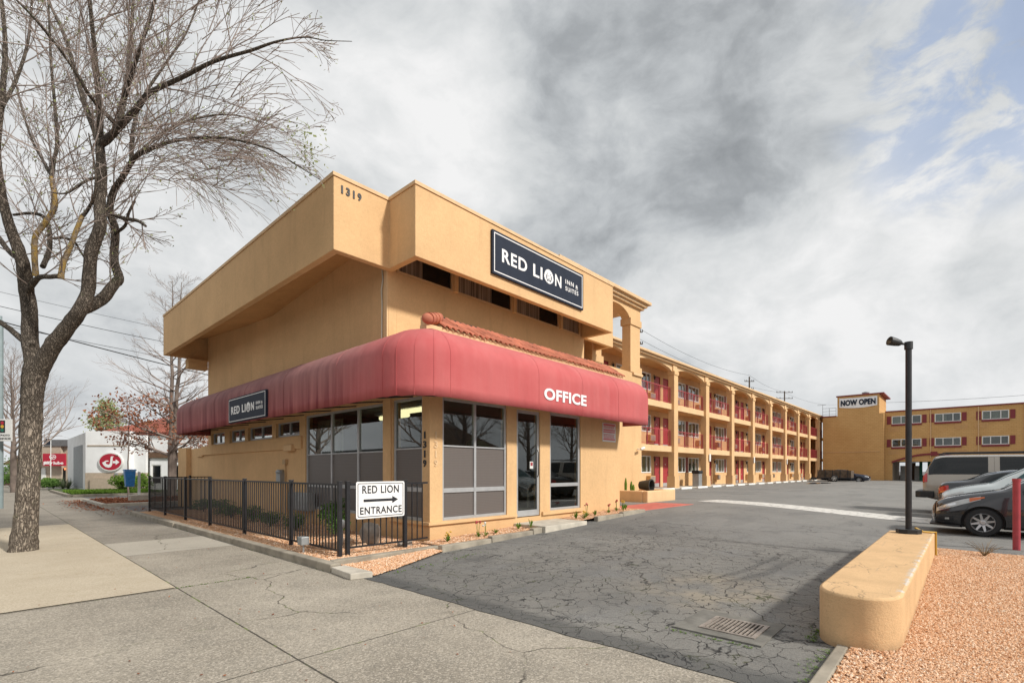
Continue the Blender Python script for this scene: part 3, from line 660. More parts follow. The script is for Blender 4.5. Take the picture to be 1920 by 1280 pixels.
# roof box: fascia ring, cap flashing, soffits, roof deck
FZ0, FZ1 = 5.76, 7.18
outer = [(4.63, 21.85), (4.63, 8.95), (5.87, 8.95), (5.87, 8.03), (13.3, 8.03), (13.3, 21.85)]
def ring(mb, path, th, z0, z1, out=0, closed=True):
    n = len(path); ins = []; ous = []
    for i in range(n):
        p0, p1, p2 = (Vector(path[i - 1]), Vector(path[i]), Vector(path[(i + 1) % n]))
        d1, d2 = (p1 - p0).normalized(), (p2 - p1).normalized(); n1 = Vector((-d1.y, d1.x)); n2 = Vector((-d2.y, d2.x)); k = (n1 + n2) / (1 + n1.dot(n2))
        ins.append(p1 + k * th); ous.append(p1 - k * out)
    vs = [(p.x, p.y, z) for z in (z0, z1) for ring_ in (ous, ins) for p in ring_]
    fs = []
    for i in range(n):
        j = (i + 1) % n
        fs += [(i, j, 2 * n + j, 2 * n + i), (n + j, n + i, 3 * n + i, 3 * n + j), (n + i, n + j, j, i), (2 * n + i, 2 * n + j, 3 * n + j, 3 * n + i)]
    mb.mesh(vs, fs)
mb = MB(); ring(mb, outer, .15, FZ0, FZ1); mb.build('fascia', M_STUC, off, bevel=.012)
mb = MB(); ring(mb, outer, .16, FZ1 + .002, FZ1 + .075, .022); mb.build('cap_flashing', M_TRIM, off, bevel=.004)
mb = MB(); mb.prism([(x, y, 6.97) for x, y in [(4.78, 21.7), (4.78, 9.10), (6.02, 9.10), (6.02, 8.18), (13.15, 8.18), (13.15, 21.7)]], (0, 0, .08)); mb.build('roof', M_GREYROOF, off)
mb = MB(); prof = [(8.95 + .15, 6.55), (10.8, 6.48), (13.0, 6.3), (15.2, 6.12), (17.5, 6.25), (21.7, 6.6)]
for (a, za), (b, zb) in zip(prof, prof[1:]):
    mb.mesh([(4.78, a, za - .32), (5.94, a, za), (5.94, b, zb), (4.78, b, zb - .32), (4.78, a, za - .28), (5.94, a, za + .04), (5.94, b, zb + .04), (4.78, b, zb - .28)], [(0, 1, 2, 3), (7, 6, 5, 4), (0, 4, 5, 1), (3, 2, 6, 7)])
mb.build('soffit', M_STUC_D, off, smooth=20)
mb = MB(); mb.box(4.782, 4.80, 11.2, 13.8, 5.80, 5.83); mb.box(4.782, 4.80, 17.6, 21.0, 5.80, 5.83); mb.build('drip_edge', M_WHITE, off)
mb = MB(); mb.box(5.3, 5.94, 21.32, 21.7, 5.35, 5.70); mb.build('roof_beam', M_STUC, off)
mb = MB(); mb.tube([(5.925, 9.32, 4.25), (5.925, 9.30, 5.1), (5.92, 9.32, 5.42), (5.925, 9.27, 5.62), (5.925, 9.30, 5.85)], .017, 8); mb.build('wall_cable', M_CREAM, off, smooth=60)
MB().box(5.90, 5.938, 9.085, 9.20, 4.25, 6.4).build('corner_board', M_STUC_L, off, bevel=.004)
# second smaller roof box further back
mb = MB(); mb.box(13.33, 15.9, 9.6, 9.75, 6.05, 7.1); mb.box(15.75, 15.9, 9.752, 12, 6.05, 7.1); mb.build('link_fascia', M_STUC, off, bevel=.01)
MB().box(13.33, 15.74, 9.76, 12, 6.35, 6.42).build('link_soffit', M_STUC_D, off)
# house numbers
def numerals(s, name, org, right, step, w, h, mat, down=False):
    for i, ch in enumerate(s):
        m = MB(); o_ = Vector(org) + (Vector((0, 0, -1)) if down else Vector(right)) * step * i
        ww = w * (.42 if ch == '1' else 1); add_text(m, ch, o_ + Vector(right) * (w - ww) / 2, right, (0, 0, 1), ww, h, .012, .03); m.build(name, mat, off)
numerals('1319', 'house_numeral', (4.76, 8.948, 6.90), (1, 0, 0), .125, .085, .155, M_BLKLET)
numerals('1319', 'house_numeral', (5.938, 7.86, 2.13), (0, -1, 0), .185, .10, .14, M_BLKLET, True)
numerals('1319', 'house_numeral', (6.04, 7.658, 2.13), (1, 0, 0), .185, .09, .14, M_NUMPALE, True)
# tiled skirt roof above the awning
mb = MB(); mb.box(5.70, 13.0, 7.45, 7.655, 4.06, 4.27); mb.box(5.78, 5.938, 7.657, 9.05, 4.06, 4.25); mb.build('eave_board', M_STUC_L, off, bevel=.01)
mb = MB(); mb.prism([(5.99, 7.50, 4.25), (5.99, 7.95, 4.56), (5.99, 8.02, 4.56), (5.99, 8.02, 4.20), (5.99, 7.7, 4.2)], (7.0, 0, 0)); mb.box(5.96, 13.0, 8.03, 9.07, 4.18, 4.24); mb.build('skirt_roof_deck', M_STUC_L, off)
mb = MB(); rnd = random.Random(2); nt = 46
for i in range(nt):
    u = 6.14 + i * (6.86 / nt)
    for j, (va, za, vb, zb) in enumerate(((7.38, 4.25, 7.68, 4.44), (7.62, 4.41, 7.93, 4.62))):
        du = rnd.uniform(-.012, .012); dz = rnd.uniform(-.006, .014); r0, r1 = .068, .058; vs = []; K = 7
        for s_, (vv, zz, rr) in enumerate(((va, za, r0), (vb, zb, r1))):
            for k in range(K): a = math.pi * k / (K - 1); vs.append((u + du + rr * math.cos(a), vv, zz + dz + rr * .75 * math.sin(a)))
            for k in range(K): a = math.pi * (K - 1 - k) / (K - 1); vs.append((u + du + (rr - .014) * math.cos(a), vv, zz + dz + (rr * .75 - .014) * math.sin(a)))
        m2 = 2 * K; mb.mesh(vs, [(k, (k + 1) % m2, m2 + (k + 1) % m2, m2 + k) for k in range(m2)] + [tuple(range(m2))[::-1], tuple(range(m2, 2 * m2))])
mb.build('roof_tiles', M_TERRA, off, smooth=40); mb = MB()
for i in range(9):   # rake tiles running back along the short side
    v = 7.62 + i * .165; mb.lathe([(.0, 0), (.034, .0), (.028, .15)], (5.87, v, 4.245 - i * .004), 'y', 10)
mb.build('rake_tiles', M_TERRA, off, smooth=40)
mb = MB()
for i in range(3):
    mb.tube([(5.76 + i * .13, 7.46 + i * .07, 4.37 + i * .045), (5.96 + i * .13, 7.56 + i * .08, 4.44 + i * .05)], [.115, .095], 16, True)
mb.blob((5.72, 7.44, 4.355), (.12, .09, .10), 3, .04, 1); mb.build('hip_tiles', M_TERRA, off, smooth=50)
MB().box(6.35, 12.95, 7.93, 7.985, 4.57, 4.66).build('ridge_flashing', M_BLACK, off)
# awning: quarter-round vinyl skin swept round the corner
def awn_path():
    pts = []; rr = .85
    for v in lin(21.0, 7.6, 16): pts.append((Vector((4.85, v)), Vector((-1, 0))))
    cx, cy = 4.85 + rr, 6.75 + rr
    for k in range(1, 12):
        a = math.pi + math.pi / 2 * k / 12; d = Vector((math.cos(a), math.sin(a))); pts.append((Vector((cx, cy)) + d * rr, d))
    for u in lin(5.70, 13.1, 9): pts.append((Vector((u, 6.75)), Vector((0, -1))))
    return pts
AW = awn_path(); prof = [(0, 2.80)] + [(0, z) for z in (3.0, 3.2, 3.4, 3.55)] + [(1 - math.cos(a), 3.55 + .62 * math.sin(a)) for a in [math.pi / 2 * k / 10 for k in range(1, 11)]]
mb = MB(); np_ = len(prof); vs = []
for i, (p, nn) in enumerate(AW):
    arc = 16 < i < 28
    reach_u = 1.09; reach_v = .83
    for (x, z) in prof:
        if i <= 16: q = (p.x + x * reach_u, p.y)
        elif arc:
            tgt = Vector((5.93, 7.55)) ; q = tuple(p + (tgt - p) * x)
        else: q = (p.x, p.y + x * reach_v)
        lip = .008 * math.sin(i * 2.1) * (1 if z < 3.0 else 0)
        sag = -.012 * math.sin(math.pi * (i % 2)) * x
        vs.append((q[0], q[1], z + lip + (.035 * x if i <= 16 else 0)))
fs = [(i * np_ + j, (i + 1) * np_ + j, (i + 1) * np_ + j + 1, i * np_ + j + 1) for i in range(len(AW) - 1) for j in range(np_ - 1)]
fs.append(tuple(range(np_)) + ()); vs2 = list(vs)
b0 = (len(AW) - 1) * np_; vs2 += [(13.1, 7.58, 2.82), (5.94, 21.0, 2.82)]
fs[-1] = tuple(range(np_)) + (len(vs2) - 1,); fs.append(tuple(range(b0, b0 + np_)) + (len(vs2) - 2,))
mb.mesh(vs2, fs); aw = mb.build('awning', M_AWN, off, smooth=35)
so = aw.modifiers.new('skin', 'SOLIDIFY'); so.thickness = .006
for i in [2, 5, 8, 11, 14, 16, 19, 22, 25, 28, 31, 33, 35]:
    if i >= len(AW) - 1: break
    pts = [Vector(vs[i * np_ + j]) + Vector((AW[i][1].x, AW[i][1].y, .0)) * .003 for j in range(np_)]
    MB().tube(pts, .0035, 5).build('seam', M_AWN, aw, smooth=60)
mb = MB(); add_text(mb, 'OFFICE', (8.33, 6.742, 3.05), (1, 0, 0), (0, 0, 1), 1.62, .26, .006, .032, 1.05); mb.build('lettering', M_LETTER, aw)
mb = MB()
for v in (8.1, 9.15, 10.3, 11.5, 13.0, 14.3, 15.6, 17.0, 18.5, 20.0): mb.tube([(5.93, v + .1, 2.99), (4.9, v, 2.84)], .014, 6)
mb.tube([(4.9, 20.9, 2.83), (4.9, 7.7, 2.83), (5.15, 7.15, 2.83), (5.7, 6.82, 2.83), (13.0, 6.82, 2.83)], .016, 6)
mb.build('awning_frame', M_BLACK, aw)
# wall furniture on the street side
MB().box(5.80, 5.938, 13.62, 14.12, 2.04, 2.22).build('wall_light', M_STUC_L, off, bevel=.02)
mb = MB(); mb.box(5.80, 5.938, 14.35, 14.62, 1.18, 1.43); mb.lathe([(.12, 0), (.13, .04), (.09, .10)], (5.87, 14.48, 1.43), 'z', 12); mb.build('electric_meter', M_GALV, off, bevel=.01)
mb = MB(); mb.tube([(5.90, 14.22, 1.7), (5.90, 14.22, .3)], .02, 8); mb.tube([(5.90, 14.48, 1.2), (5.90, 14.48, .3)], .016, 8); mb.box(5.86, 5.938, 14.13, 14.32, 1.68, 1.82); mb.build('conduit', M_ORANGEW, off, smooth=40)
mb = MB(); mb.box(5.72, 5.938, 12.45, 13.62, .45, .92); ac = mb.build('air_conditioner', M_GALV, off, bevel=.01)
mb = MB()
for i in range(11): mb.box(5.695, 5.718, 12.5, 13.0, .49 + i * .037, .512 + i * .037); mb.box(5.695, 5.718, 13.05, 13.57, .49 + i * .037, .512 + i * .037)
mb.build('grille', M_ALU, ac)
# low service wall beyond the office
mb = MB(); mb.box(5.96, 6.14, 21.32, 24.8, -.1, 2.4); mb.box(5.78, 5.958, 23.6, 24.8, -.1, 2.45); mb.box(5.90, 5.958, 21.9, 22.6, 2.05, 2.3); o = mb.build('service_wall', M_STUC, bevel=.01)
tag(o, 'low ochre stucco service wall continuing past the far end of the office', 'wall')
# ------------------------------------------------------------------ signs on the office
def lion(mb, mb2, org, right, up, w, h):
    pts = []
    for k in range(44):
        a = 2 * math.pi * k / 44; r = 1 + (.10 if k % 2 else -.03); x = .5 + .5 * r * math.sin(a) * (.92 if math.cos(a) > 0 else 1); y = .5 + .5 * r * math.cos(a)
        pts.append((x * w, y * h))
    poly_plate(mb, pts, org, right, up, .008)
    R_ = Vector(right).normalized(); U_ = Vector(up).normalized(); N_ = R_.cross(U_); o2 = Vector(org) + N_ * .0085
    def P(l): poly_plate(mb2, [(a * w, b * h) for a, b in l], o2, right, up, .003)
    P([(.34, .60), (.46, .56), (.45, .52), (.36, .55)]); P([(.66, .60), (.54, .56), (.55, .52), (.64, .55)])
    P([(.43, .36), (.57, .36), (.53, .29), (.47, .29)]); P([(.36, .22), (.50, .27), (.64, .22), (.60, .17), (.50, .20), (.40, .17)])
    P([(.20, .62), (.30, .52), (.30, .30), (.42, .12), (.36, .10), (.22, .30)]); P([(.80, .62), (.70, .52), (.70, .30), (.58, .12), (.64, .10), (.78, .30)])
    P([(.30, .74), (.38, .66), (.34, .64), (.26, .70)]); P([(.70, .74), (.62, .66), (.66, .64), (.74, .70)])
def lion_sign(name, label, org, right, w, h, thick, loc):
    up = (0, 0, 1); r = Vector(right).normalized(); nrm = r.cross(Vector(up)); s = empty(name, loc, 0, label, 'sign')
    o = Vector(org); m = MB(); m.prism([o, o + r * w, o + r * w + Vector((0, 0, h)), o + Vector((0, 0, h))], nrm * thick); m.build('panel', M_NAVY, s, bevel=.004)
    m = MB(); f = o + nrm * thick; e = .045 * h / .9; t = .02 * h / .9
    for (a, b, c, d_) in ((e, w - e, e, e + t), (e, w - e, h - e - t, h - e), (e, e + t, e + t, h - e - t), (w - e - t, w - e, e + t, h - e - t)):
        m.prism([f + r * a + Vector((0, 0, c)), f + r * b + Vector((0, 0, c)), f + r * b + Vector((0, 0, d_)), f + r * a + Vector((0, 0, d_))], nrm * .004)
    m.build('border', M_LETTER, s)
    m = MB(); m2 = MB(); B = lambda a, c: f + r * (a * w) + Vector((0, 0, c * h))
    bl = .022
    add_text(m, 'RED', B(.085, .34), right, up, .245 * w, .31 * h, .006, bl, 1.12)
    add_text(m, 'LI', B(.395, .34), right, up, .10 * w, .31 * h, .006, bl, 1.1)
    add_text(m, 'N', B(.64, .34), right, up, .075 * w, .31 * h, .006, bl)
    add_text(m, 'INN', B(.765, .525), right, up, .105 * w, .115 * h, .006, .012, 1.25)
    add_text(m, '&', B(.895, .525), right, up, .03 * w, .09 * h, .006, .012)
    m.prism([B(.895, .495), B(.925, .495), B(.925, .505), B(.895, .505)], nrm * .006)
    add_text(m, 'SUITES', B(.765, .34), right, up, .165 * w, .115 * h, .006, .012, 1.2)
    lion(m, m2, B(.515, .325), right, up, .105 * w, .345 * h)
    m.build('lettering', M_LETTER, s); m2.build('emblem_lines', M_NAVY, s)
    return s
lion_sign('wall_sign', 'large navy lion sign with white letters high on the roof box', (7.97, 8.024, 6.03), (1, 0, 0), 3.63, 1.0, .06, (9.8, 8.0, 6.0))
lion_sign('wall_sign', 'small navy lion sign fixed to the street side of the red awning', (4.84, 15.34, 2.83), (0, -1, 0), 2.66, .68, .05, (4.8, 14, 2.8))
s = empty('notice_sign', (12.45, 7.63, 2.3), 0, 'small faded red and white notice on the wall under the awning end', 'sign')
MB().box(12.10, 12.81, 7.645, 7.657, 2.34, 2.88).build('panel', M_WHITE, s)
m = MB()
for (a, b) in ((2.80, 2.855), (2.66, 2.70), (2.60, 2.64), (2.385, 2.43)): m.box(12.14, 12.77, 7.641, 7.644, a, b)
rnd = random.Random(4)
for zz in (2.735, 2.765, 2.545, 2.51, 2.475, 2.445):
    u = 12.15
    while u < 12.72: ww = rnd.uniform(.03, .09); m.box(u, min(u + ww, 12.76), 7.641, 7.644, zz, zz + .018); u += ww + .02
m.build('print', M_SIGNPINK, s)
# ================================================================== FENCE
fe = empty('iron_fence', (3.99, 7.51, 0), label='black iron picket fence round the gravel planting bed', cat='fence')
def picket_run(p0, p1, z0, z1, parent, pickets=True):
    m = MB(); p0, p1 = Vector(p0), Vector(p1); L = (p1 - p0).length; d = (p1 - p0) / L; n = Vector((-d.y, d.x))
    def slab(a, b, hw, za, zb): m.prism([(*(p0 + d * a + n * hw), za), (*(p0 + d * b + n * hw), za), (*(p0 + d * b - n * hw), za), (*(p0 + d * a - n * hw), za)], (0, 0, zb - za))
    slab(0, L, .014, z1 - .045, z1 - .012); slab(0, L, .014, z0 + .08, z0 + .11)
    k = max(1, int(L / .108))
    for i in range(1, k): slab(L * i / k - .008, L * i / k + .008, .008, z0 + .11, z1 - .045)
    return m.build('picket_panel', M_BLACK, parent)
posts = [(3.99, 7.51), (3.99, 9.35), (3.99, 11.75), (3.99, 14.15), (3.99, 16.35), (3.99, 18.6), (3.99, 20.7)]
def post(x, y, z1=1.33, s=.032, parent=fe):
    MB().box(x - s, x + s, y - s, y + s, .04, z1 - .02).box(x - s - .006, x + s + .006, y - s - .006, y + s + .006, z1 - .02, z1).build('post', M_BLACK, parent, bevel=.004)
for x, y in posts: post(x, y)
for a, b in zip(posts, posts[1:]): picket_run((a[0], a[1] + .034), (b[0], b[1] - .034), .10, 1.30, fe)
post(4.14, 7.53); post(5.25, 7.50); post(5.2, 20.72)
picket_run((4.03, 20.72), (5.16, 20.72), .10, 1.30, fe)
picket_run((4.18, 7.52), (5.21, 7.50), .13, 1.30, fe); picket_run((5.29, 7.50), (5.82, 7.58), .13, 1.30, fe)
picket_run((5.22, 20.75), (5.9, 20.75), .10, 1.3, fe)
s = empty('entrance_sign', (4.7, 7.44, .7), 0, 'white entrance sign with black arrow hung on the front of the iron fence', 'sign')
m = MB()
def rrect(x0, x1, z0, z1, r, y, n=5):
    out = []
    for cx, cz, a in ((x1 - r, z0 + r, -90), (x1 - r, z1 - r, 0), (x0 + r, z1 - r, 90), (x0 + r, z0 + r, 180)):
        for k in range(n + 1): q = R(a + 90 * k / n); out.append((cx + r * math.cos(q), y, cz + r * math.sin(q)))
    return out
SX0, SX1, SZ0, SZ1 = 4.235, 5.185, .695, 1.315
m.prism(rrect(SX0, SX1, SZ0, SZ1, .03, 7.42), (0, .012, 0)); m.build('panel', M_LETTER, s)
m = MB(); oo = rrect(SX0 + .025, SX1 - .025, SZ0 + .025, SZ1 - .025, .028, 7.417); ii = rrect(SX0 + .037, SX1 - .037, SZ0 + .037, SZ1 - .036, .02, 7.417); n = len(oo)
m.mesh(oo + ii, [(i, (i + 1) % n, n + (i + 1) % n, n + i) for i in range(n)])
add_text(m, 'RED LION', (4.345, 7.419, 1.115), (1, 0, 0), (0, 0, 1), .72, .135, .003, .018, 1.1); add_text(m, 'ENTRANCE', (4.305, 7.419, .765), (1, 0, 0), (0, 0, 1), .82, .125, .003, .018, 1.1)
m.prism([(4.37, 7.419, .975), (4.93, 7.419, .975), (4.93, 7.419, .935), (5.05, 7.419, .998), (4.93, 7.419, 1.06), (4.93, 7.419, 1.02), (4.37, 7.419, 1.02)], (0, -.003, 0))
m.build('lettering', M_BLKLET, s)
# ================================================================== MOTEL WING
wing = empty('motel_wing', (19.5, 14.2, .3), label='long three storey ochre motel wing with arched galleries and red railings', cat='building')
WV, CV = 15.7, 14.2; FL = [.36, 3.10, 5.90]; WE = 78.0
def mod(u0, k):
    return u0 + 8.1 * k
doors = []; wins = []; acs = []
k0 = -2
for k in range(-1, 6):
    b = mod(31.33, k)
    for o_ in (0, 1.35): doors.append(b + o_)
    for o_, wd in ((3.1, 2.0), (5.6, 2.05)): wins.append((b + o_, b + o_ + wd))
    acs += [b + 2.75, b + 7.0]
doors = [x for x in doors if 20 < x < 74]; wins = [x for x in wins if 20 < x[0] < 74]
mb = MB(); holes = []
for z in FL:
    holes += [(x, x + .95, z - .01, z + 2.12) for x in doors] + [(a, b, z + 1.0, z + 2.15) for a, b in wins]
wall(mb, 'v', WV, WV + .2, 19.6, WE, .0, 8.6, holes)
mb.box(19.4, 19.6, 10.5, 15.9, 0, 5.6); mb.box(19.4, 19.6, 15.901, 26, 0, 8.6); mb.box(WE, WE + .2, CV + .3, 26, 0, 8.6); mb.box(19.6, WE, 25.8, 26, 0, 8.6)
mb.build('wall', M_STUC, wing, bevel=0)
for zi, z in enumerate((2.76, 5.58)):
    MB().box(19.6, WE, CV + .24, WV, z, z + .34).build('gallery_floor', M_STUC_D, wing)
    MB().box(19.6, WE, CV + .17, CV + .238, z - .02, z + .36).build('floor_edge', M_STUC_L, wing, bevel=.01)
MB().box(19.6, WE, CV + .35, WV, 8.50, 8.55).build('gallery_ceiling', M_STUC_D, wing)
MB().box(19.45, WE + .3, CV + .1, 26.1, 8.60, 8.68).build('roof', M_GREYROOF, wing)
mb = MB(); mb.box(19.45, WE, CV - .04, CV + .45, 8.52, 8.64); mb.box(19.45, WE, CV - .18, CV + .45, 8.643, 8.78); mb.build('cornice', M_TRIM, wing, bevel=.015)
colu = [20.45, 26.0] + [31.5 + 5.45 * i for i in range(9)]
M_COL = M_STUC
for c in colu:
    m = MB(); m.box(c - .30, c + .30, CV, CV + .42, 1.13, 7.85); m.box(c - .36, c + .36, CV - .07, CV + .48, .2, 1.13); m.box(c - .34, c + .34, CV - .045, CV + .46, 7.853, 8.10)
    m.build('column', M_COL, wing, bevel=.012)
ends = colu + [WE + .3]
for a, b in zip(ends, ends[1:]):
    a1, b1 = a + .30, b - .30; K = 14; low_ = [(a1 + (b1 - a1) * i / K, 8.06 + .38 * math.sin(math.pi * i / K) ** .6) for i in range(K + 1)]
    m = MB()
    for (xa, za), (xb, zb) in zip(low_, low_[1:]):
        m.mesh([(xa, CV + .14, za), (xb, CV + .14, zb), (xb, CV + .14, 8.52), (xa, CV + .14, 8.52), (xa, CV + .38, za), (xb, CV + .38, zb), (xb, CV + .38, 8.52), (xa, CV + .38, 8.52)], [(0, 1, 2, 3), (5, 4, 7, 6), (0, 4, 5, 1)])
    m.box(a - .30, a + .30, CV + .06, CV + .38, 8.10, 8.52)
    m.build('arch', M_STUC_L, wing)
    for z in (3.12, 5.94):
        r = MB(); e0, e1 = a1 + .02, b1 - .02; v = CV + .27
        r.box(e0, e1, v - .02, v + .02, z + 1.03, z + 1.07); r.box(e0, e1, v - .015, v + .015, z + .08, z + .11)
        nb = int((e1 - e0) / .115)
        for i in range(nb + 1): x = e0 + (e1 - e0) * i / nb; r.box(x - .007, x + .007, v - .007, v + .007, z + .11, z + 1.03)
        for i in range(4): x = e0 + .03 + (e1 - e0 - .06) * i / 3; r.box(x - .026, x + .026, v - .026, v + .026, z, z + 1.03)
        r.build('railing', M_RED, wing)
rnd = random.Random(11)
M_WCURT = simple('window_curtain', (.66, .64, .46), .9, var=.25, scale=2.2)
# one door, one window, one air conditioner, one lantern; every other is a copy of it
def mk_door(u, z):
    m = MB(); frame_rect(m, 'v', WV + .04, WV + .12, u, u + .95, z, z + 2.12, .05, .02); d = m.build('door', M_MAROON, wing)
    MB().box(u + .05, u + .90, WV + .06, WV + .10, z + .02, z + 2.07).build('door_leaf', M_REDDOOR, d)
    MB().box(u + .08, u + .87, WV + .052, WV + .059, z + .03, z + .28).build('kick_plate', M_ALU, d)
    MB().box(u + .80, u + .86, WV + .03, WV + .059, z + .92, z + 1.12).build('handle', M_CHROME, d)
    m = MB(); m.box(u + .42, u + .52, WV + .052, WV + .059, z + 1.55, z + 1.62); m.build('room_number_plate', M_WHITE, d); return d
def mk_win(u, w_, z):
    m = MB(); frame_rect(m, 'v', WV + .0 - .03, WV + .09, u, u + w_, z + 1.0, z + 2.15, .07, .07)
    m.box(u + w_ * .36, u + w_ * .36 + .05, WV - .01, WV + .08, z + 1.07, z + 2.08); m.box(u + w_ * .72, u + w_ * .72 + .05, WV - .01, WV + .08, z + 1.07, z + 2.08)
    f = m.build('window', M_WHITE, wing)
    MB().box(u + .07, u + w_ - .07, WV + .04, WV + .05, z + 1.07, z + 2.08).build('pane', M_GLASS, f)
    c = MB(); n_ = 16; a = u + w_ * .14; b = u + w_ * .80
    for i in range(n_): x = a + (b - a) * i / n_; c.box(x, x + (b - a) / n_ * .92, WV + .13 + .015 * (i % 2), WV + .14 + .015 * (i % 2), z + 1.05, z + 2.1)
    c.build('curtain', M_WCURT, f); return f
def mk_ac(u, z):
    m = MB(); m.box(u, u + .72, WV - .30, WV - .002, z + .38, z + .80); a = m.build('air_conditioner', M_STUC_D, wing, bevel=.008)
    m = MB()
    for i in range(7): m.box(u + .04, u + .68, WV - .318, WV - .302, z + .42 + i * .05, z + .45 + i * .05)
    m.build('grille', M_ALU, a); return a
def mk_lamp(u, z):
    m = MB(); m.tube([(u, WV - .01, z + 2.0), (u, WV - .14, z + 2.12), (u, WV - .16, z + 2.05)], .012, 6); m.lathe([(.02, .0), (.05, .02), (.075, .20), (.09, .21), (.0, .29)], (u, WV - .16, z + 1.76), 'z', 8)
    return m.build('wall_lantern', M_BLACK, wing, smooth=40)
def rep(o, du, dz):
    c = copy_tree(o, wing); c.location = o.location + Vector((du, 0, dz)); return c
d0 = mk_door(doors[0], FL[0]); w0 = mk_win(wins[0][0], 2.0, FL[0]); a0 = mk_ac(acs[0], FL[0]); l0 = mk_lamp(doors[0] - .22, FL[0])
for z in FL:
    for x in doors:
        if (x, z) != (doors[0], FL[0]): rep(d0, x - doors[0], z - FL[0])
    for a, b in wins:
        if (a, z) != (wins[0][0], FL[0]):
            q_ = rep(w0, a - wins[0][0], z - FL[0]); cu = [h for h in q_.children if h.name.startswith('curtain')][0]; k_ = rnd.choice((0, 0, 1, 2, 3))
            if k_ == 1: cu.location.x = -.30
            elif k_ == 2: cu.location.x = .35
            elif k_ == 3: bpy.data.objects.remove(cu)
    for a in acs:
        if 20 < a < 74 and (a, z) != (acs[0], FL[0]): rep(a0, a - acs[0], z - FL[0])
    for x in doors[::2]:
        for q in (x - .22, x + 2.55):
            if (q, z) != (doors[0] - .22, FL[0]): rep(l0, q - doors[0] + .22, z - FL[0])
    for a, b in wins[::2]: MB().box(b + .08, b + .42, WV - .02, WV - .002, z + 1.0, z + 2.15).build('shutter', M_MAROON, wing)
MB().box(20, 77.8, WV + .4, WV + .45, .3, 8.5).build('room_interior', M_INT, wing)
m = MB()
for u in (34.2, 47.9, 63.0): m.box(u, u + .5, CV + .6, CV + 1.1, 8.68, 9.0); m.box(u - .05, u + .55, CV + .55, CV + 1.15, 9.0, 9.06)
m.build('roof_vent', M_IRON, wing)
for u in (37.0 + .2, 47.7, 58.8): 
    MB().box(u - .14, u + .14, CV - .085, CV - .072, 2.2, 2.75).build('parking_notice', M_WHITE, wing)
# stair block between office and wing: blank wall below, open arched porch above
blk = empty('stair_block', (18, 10.3, .3), label='ochre stair block with arched rooftop porch and square pillars behind the office', cat='building')
m = MB(); m.box(13.3, 19.4, 10.3, 10.5, -.1, 5.62); m.box(19.2, 19.398, 10.502, CV + .3, -.1, 5.62); m.box(13.3, 19.19, 10.51, 15.4, 5.40, 5.6); m.build('wall', M_STUC, blk, bevel=.012)
for (a, b, c, d_) in ((18.42, 19.40, 10.28, 10.78), (15.55, 16.35, 10.28, 10.78), (18.55, 19.35, 12.9, 13.4), (15.55, 16.35, 12.9, 13.4)):
    m = MB(); m.box(a + .08, b - .08, c + .05, d_ - .05, 5.9, 7.62); m.box(a, b, c, d_, 5.63, 5.9); m.box(a + .02, b - .02, c, d_, 7.62, 7.90); m.build('pillar', M_STUC, blk, bevel=.012)
m = MB(); K = 14
for (y0, y1) in ((10.34, 10.72), (12.96, 13.34)):
    m = MB()
    low_ = [(16.35 + 2.1 * i / K, 7.90 + .36 * math.sin(math.pi * i / K) ** .6) for i in range(K + 1)]
    for (xa, za), (xb, zb) in zip(low_, low_[1:]):
        m.mesh([(xa, y0, za), (xb, y0, zb), (xb, y0, 8.4), (xa, y0, 8.4), (xa, y1, za), (xb, y1, zb), (xb, y1, 8.4), (xa, y1, 8.4)], [(0, 1, 2, 3), (5, 4, 7, 6), (0, 4, 5, 1)])
    m.box(15.55, 16.35, y0, y1, 7.9, 8.4); m.box(18.45, 19.36, y0, y1, 7.9, 8.4)
    if y0 < 11: m.box(13.5, 15.549, 10.34, 10.72, 7.9, 8.4)
    m.build('arch', M_STUC, blk)
m = MB(); m.box(13.4, 19.5, 10.22, 13.5, 8.402, 8.5); m.box(13.3, 19.6, 10.12, 13.6, 8.503, 8.62); m.box(13.2, 19.75, 10.0, 13.7, 8.623, 8.75); m.build('cornice', M_TRIM, blk, bevel=.012)
m = MB(); m.box(18.6, 19.38, 10.22, 10.30 - .002, 5.52, 5.62); m.build('ledge', M_STUC_L, blk)
m = MB(); m.tube([(19.0, 10.30, 2.42), (19.0, 10.2, 2.42)], .02, 8); m.tube([(18.85, 10.05, 2.40), (19.15, 10.05, 2.47)], .055, 12); o = m.build('security_camera', M_WHITE, blk, smooth=40)
# planter box in front of the block
pl = empty('raised_planter', (18, 9, .3), label='low ochre stucco planter box between office and motel wing', cat='planter')
m = MB(); m.box(16.95, 19.35, 8.75, 8.95, .1, .74); m.box(16.95, 17.15, 8.952, 10.28, .1, .74); m.box(19.15, 19.35, 8.952, 10.28, .1, .74); m.build('wall', M_STUC_L, pl, bevel=.04); MB().box(17.15, 19.15, 8.952, 10.28, .2, .66).build('soil', M_GBED, pl)
m = MB(); m.lathe([(.0, .0), (.17, .0), (.25, .50), (.27, .50), (.27, .56), (.22, .56), (.15, .05), (0, .05)], (0, 0, 0), 'y', 20)
m.v = [(18.0 + x * .95 + .0, 9.62 - y * .9, .92 + z * .95) for x, y, z in m.v]; o = m.build('clay_pot', M_POT, smooth=40); tag(o, 'dark clay pot lying on its side in the ochre planter box', 'pot')
cac = empty('cactus', (17.4, 9.7, .66), 0, 'small green cactus with three stems standing in the planter box', 'cactus')
for x, y, h in ((17.35, 9.9, .55), (17.52, 9.75, .42), (17.42, 9.6, .3)): MB().tube([(x, y, .62), (x, y, .66 + h * .6), (x + .01, y, .66 + h)], [.05, .055, .02], 8).build('stem', M_LEAFB, cac, smooth=60)
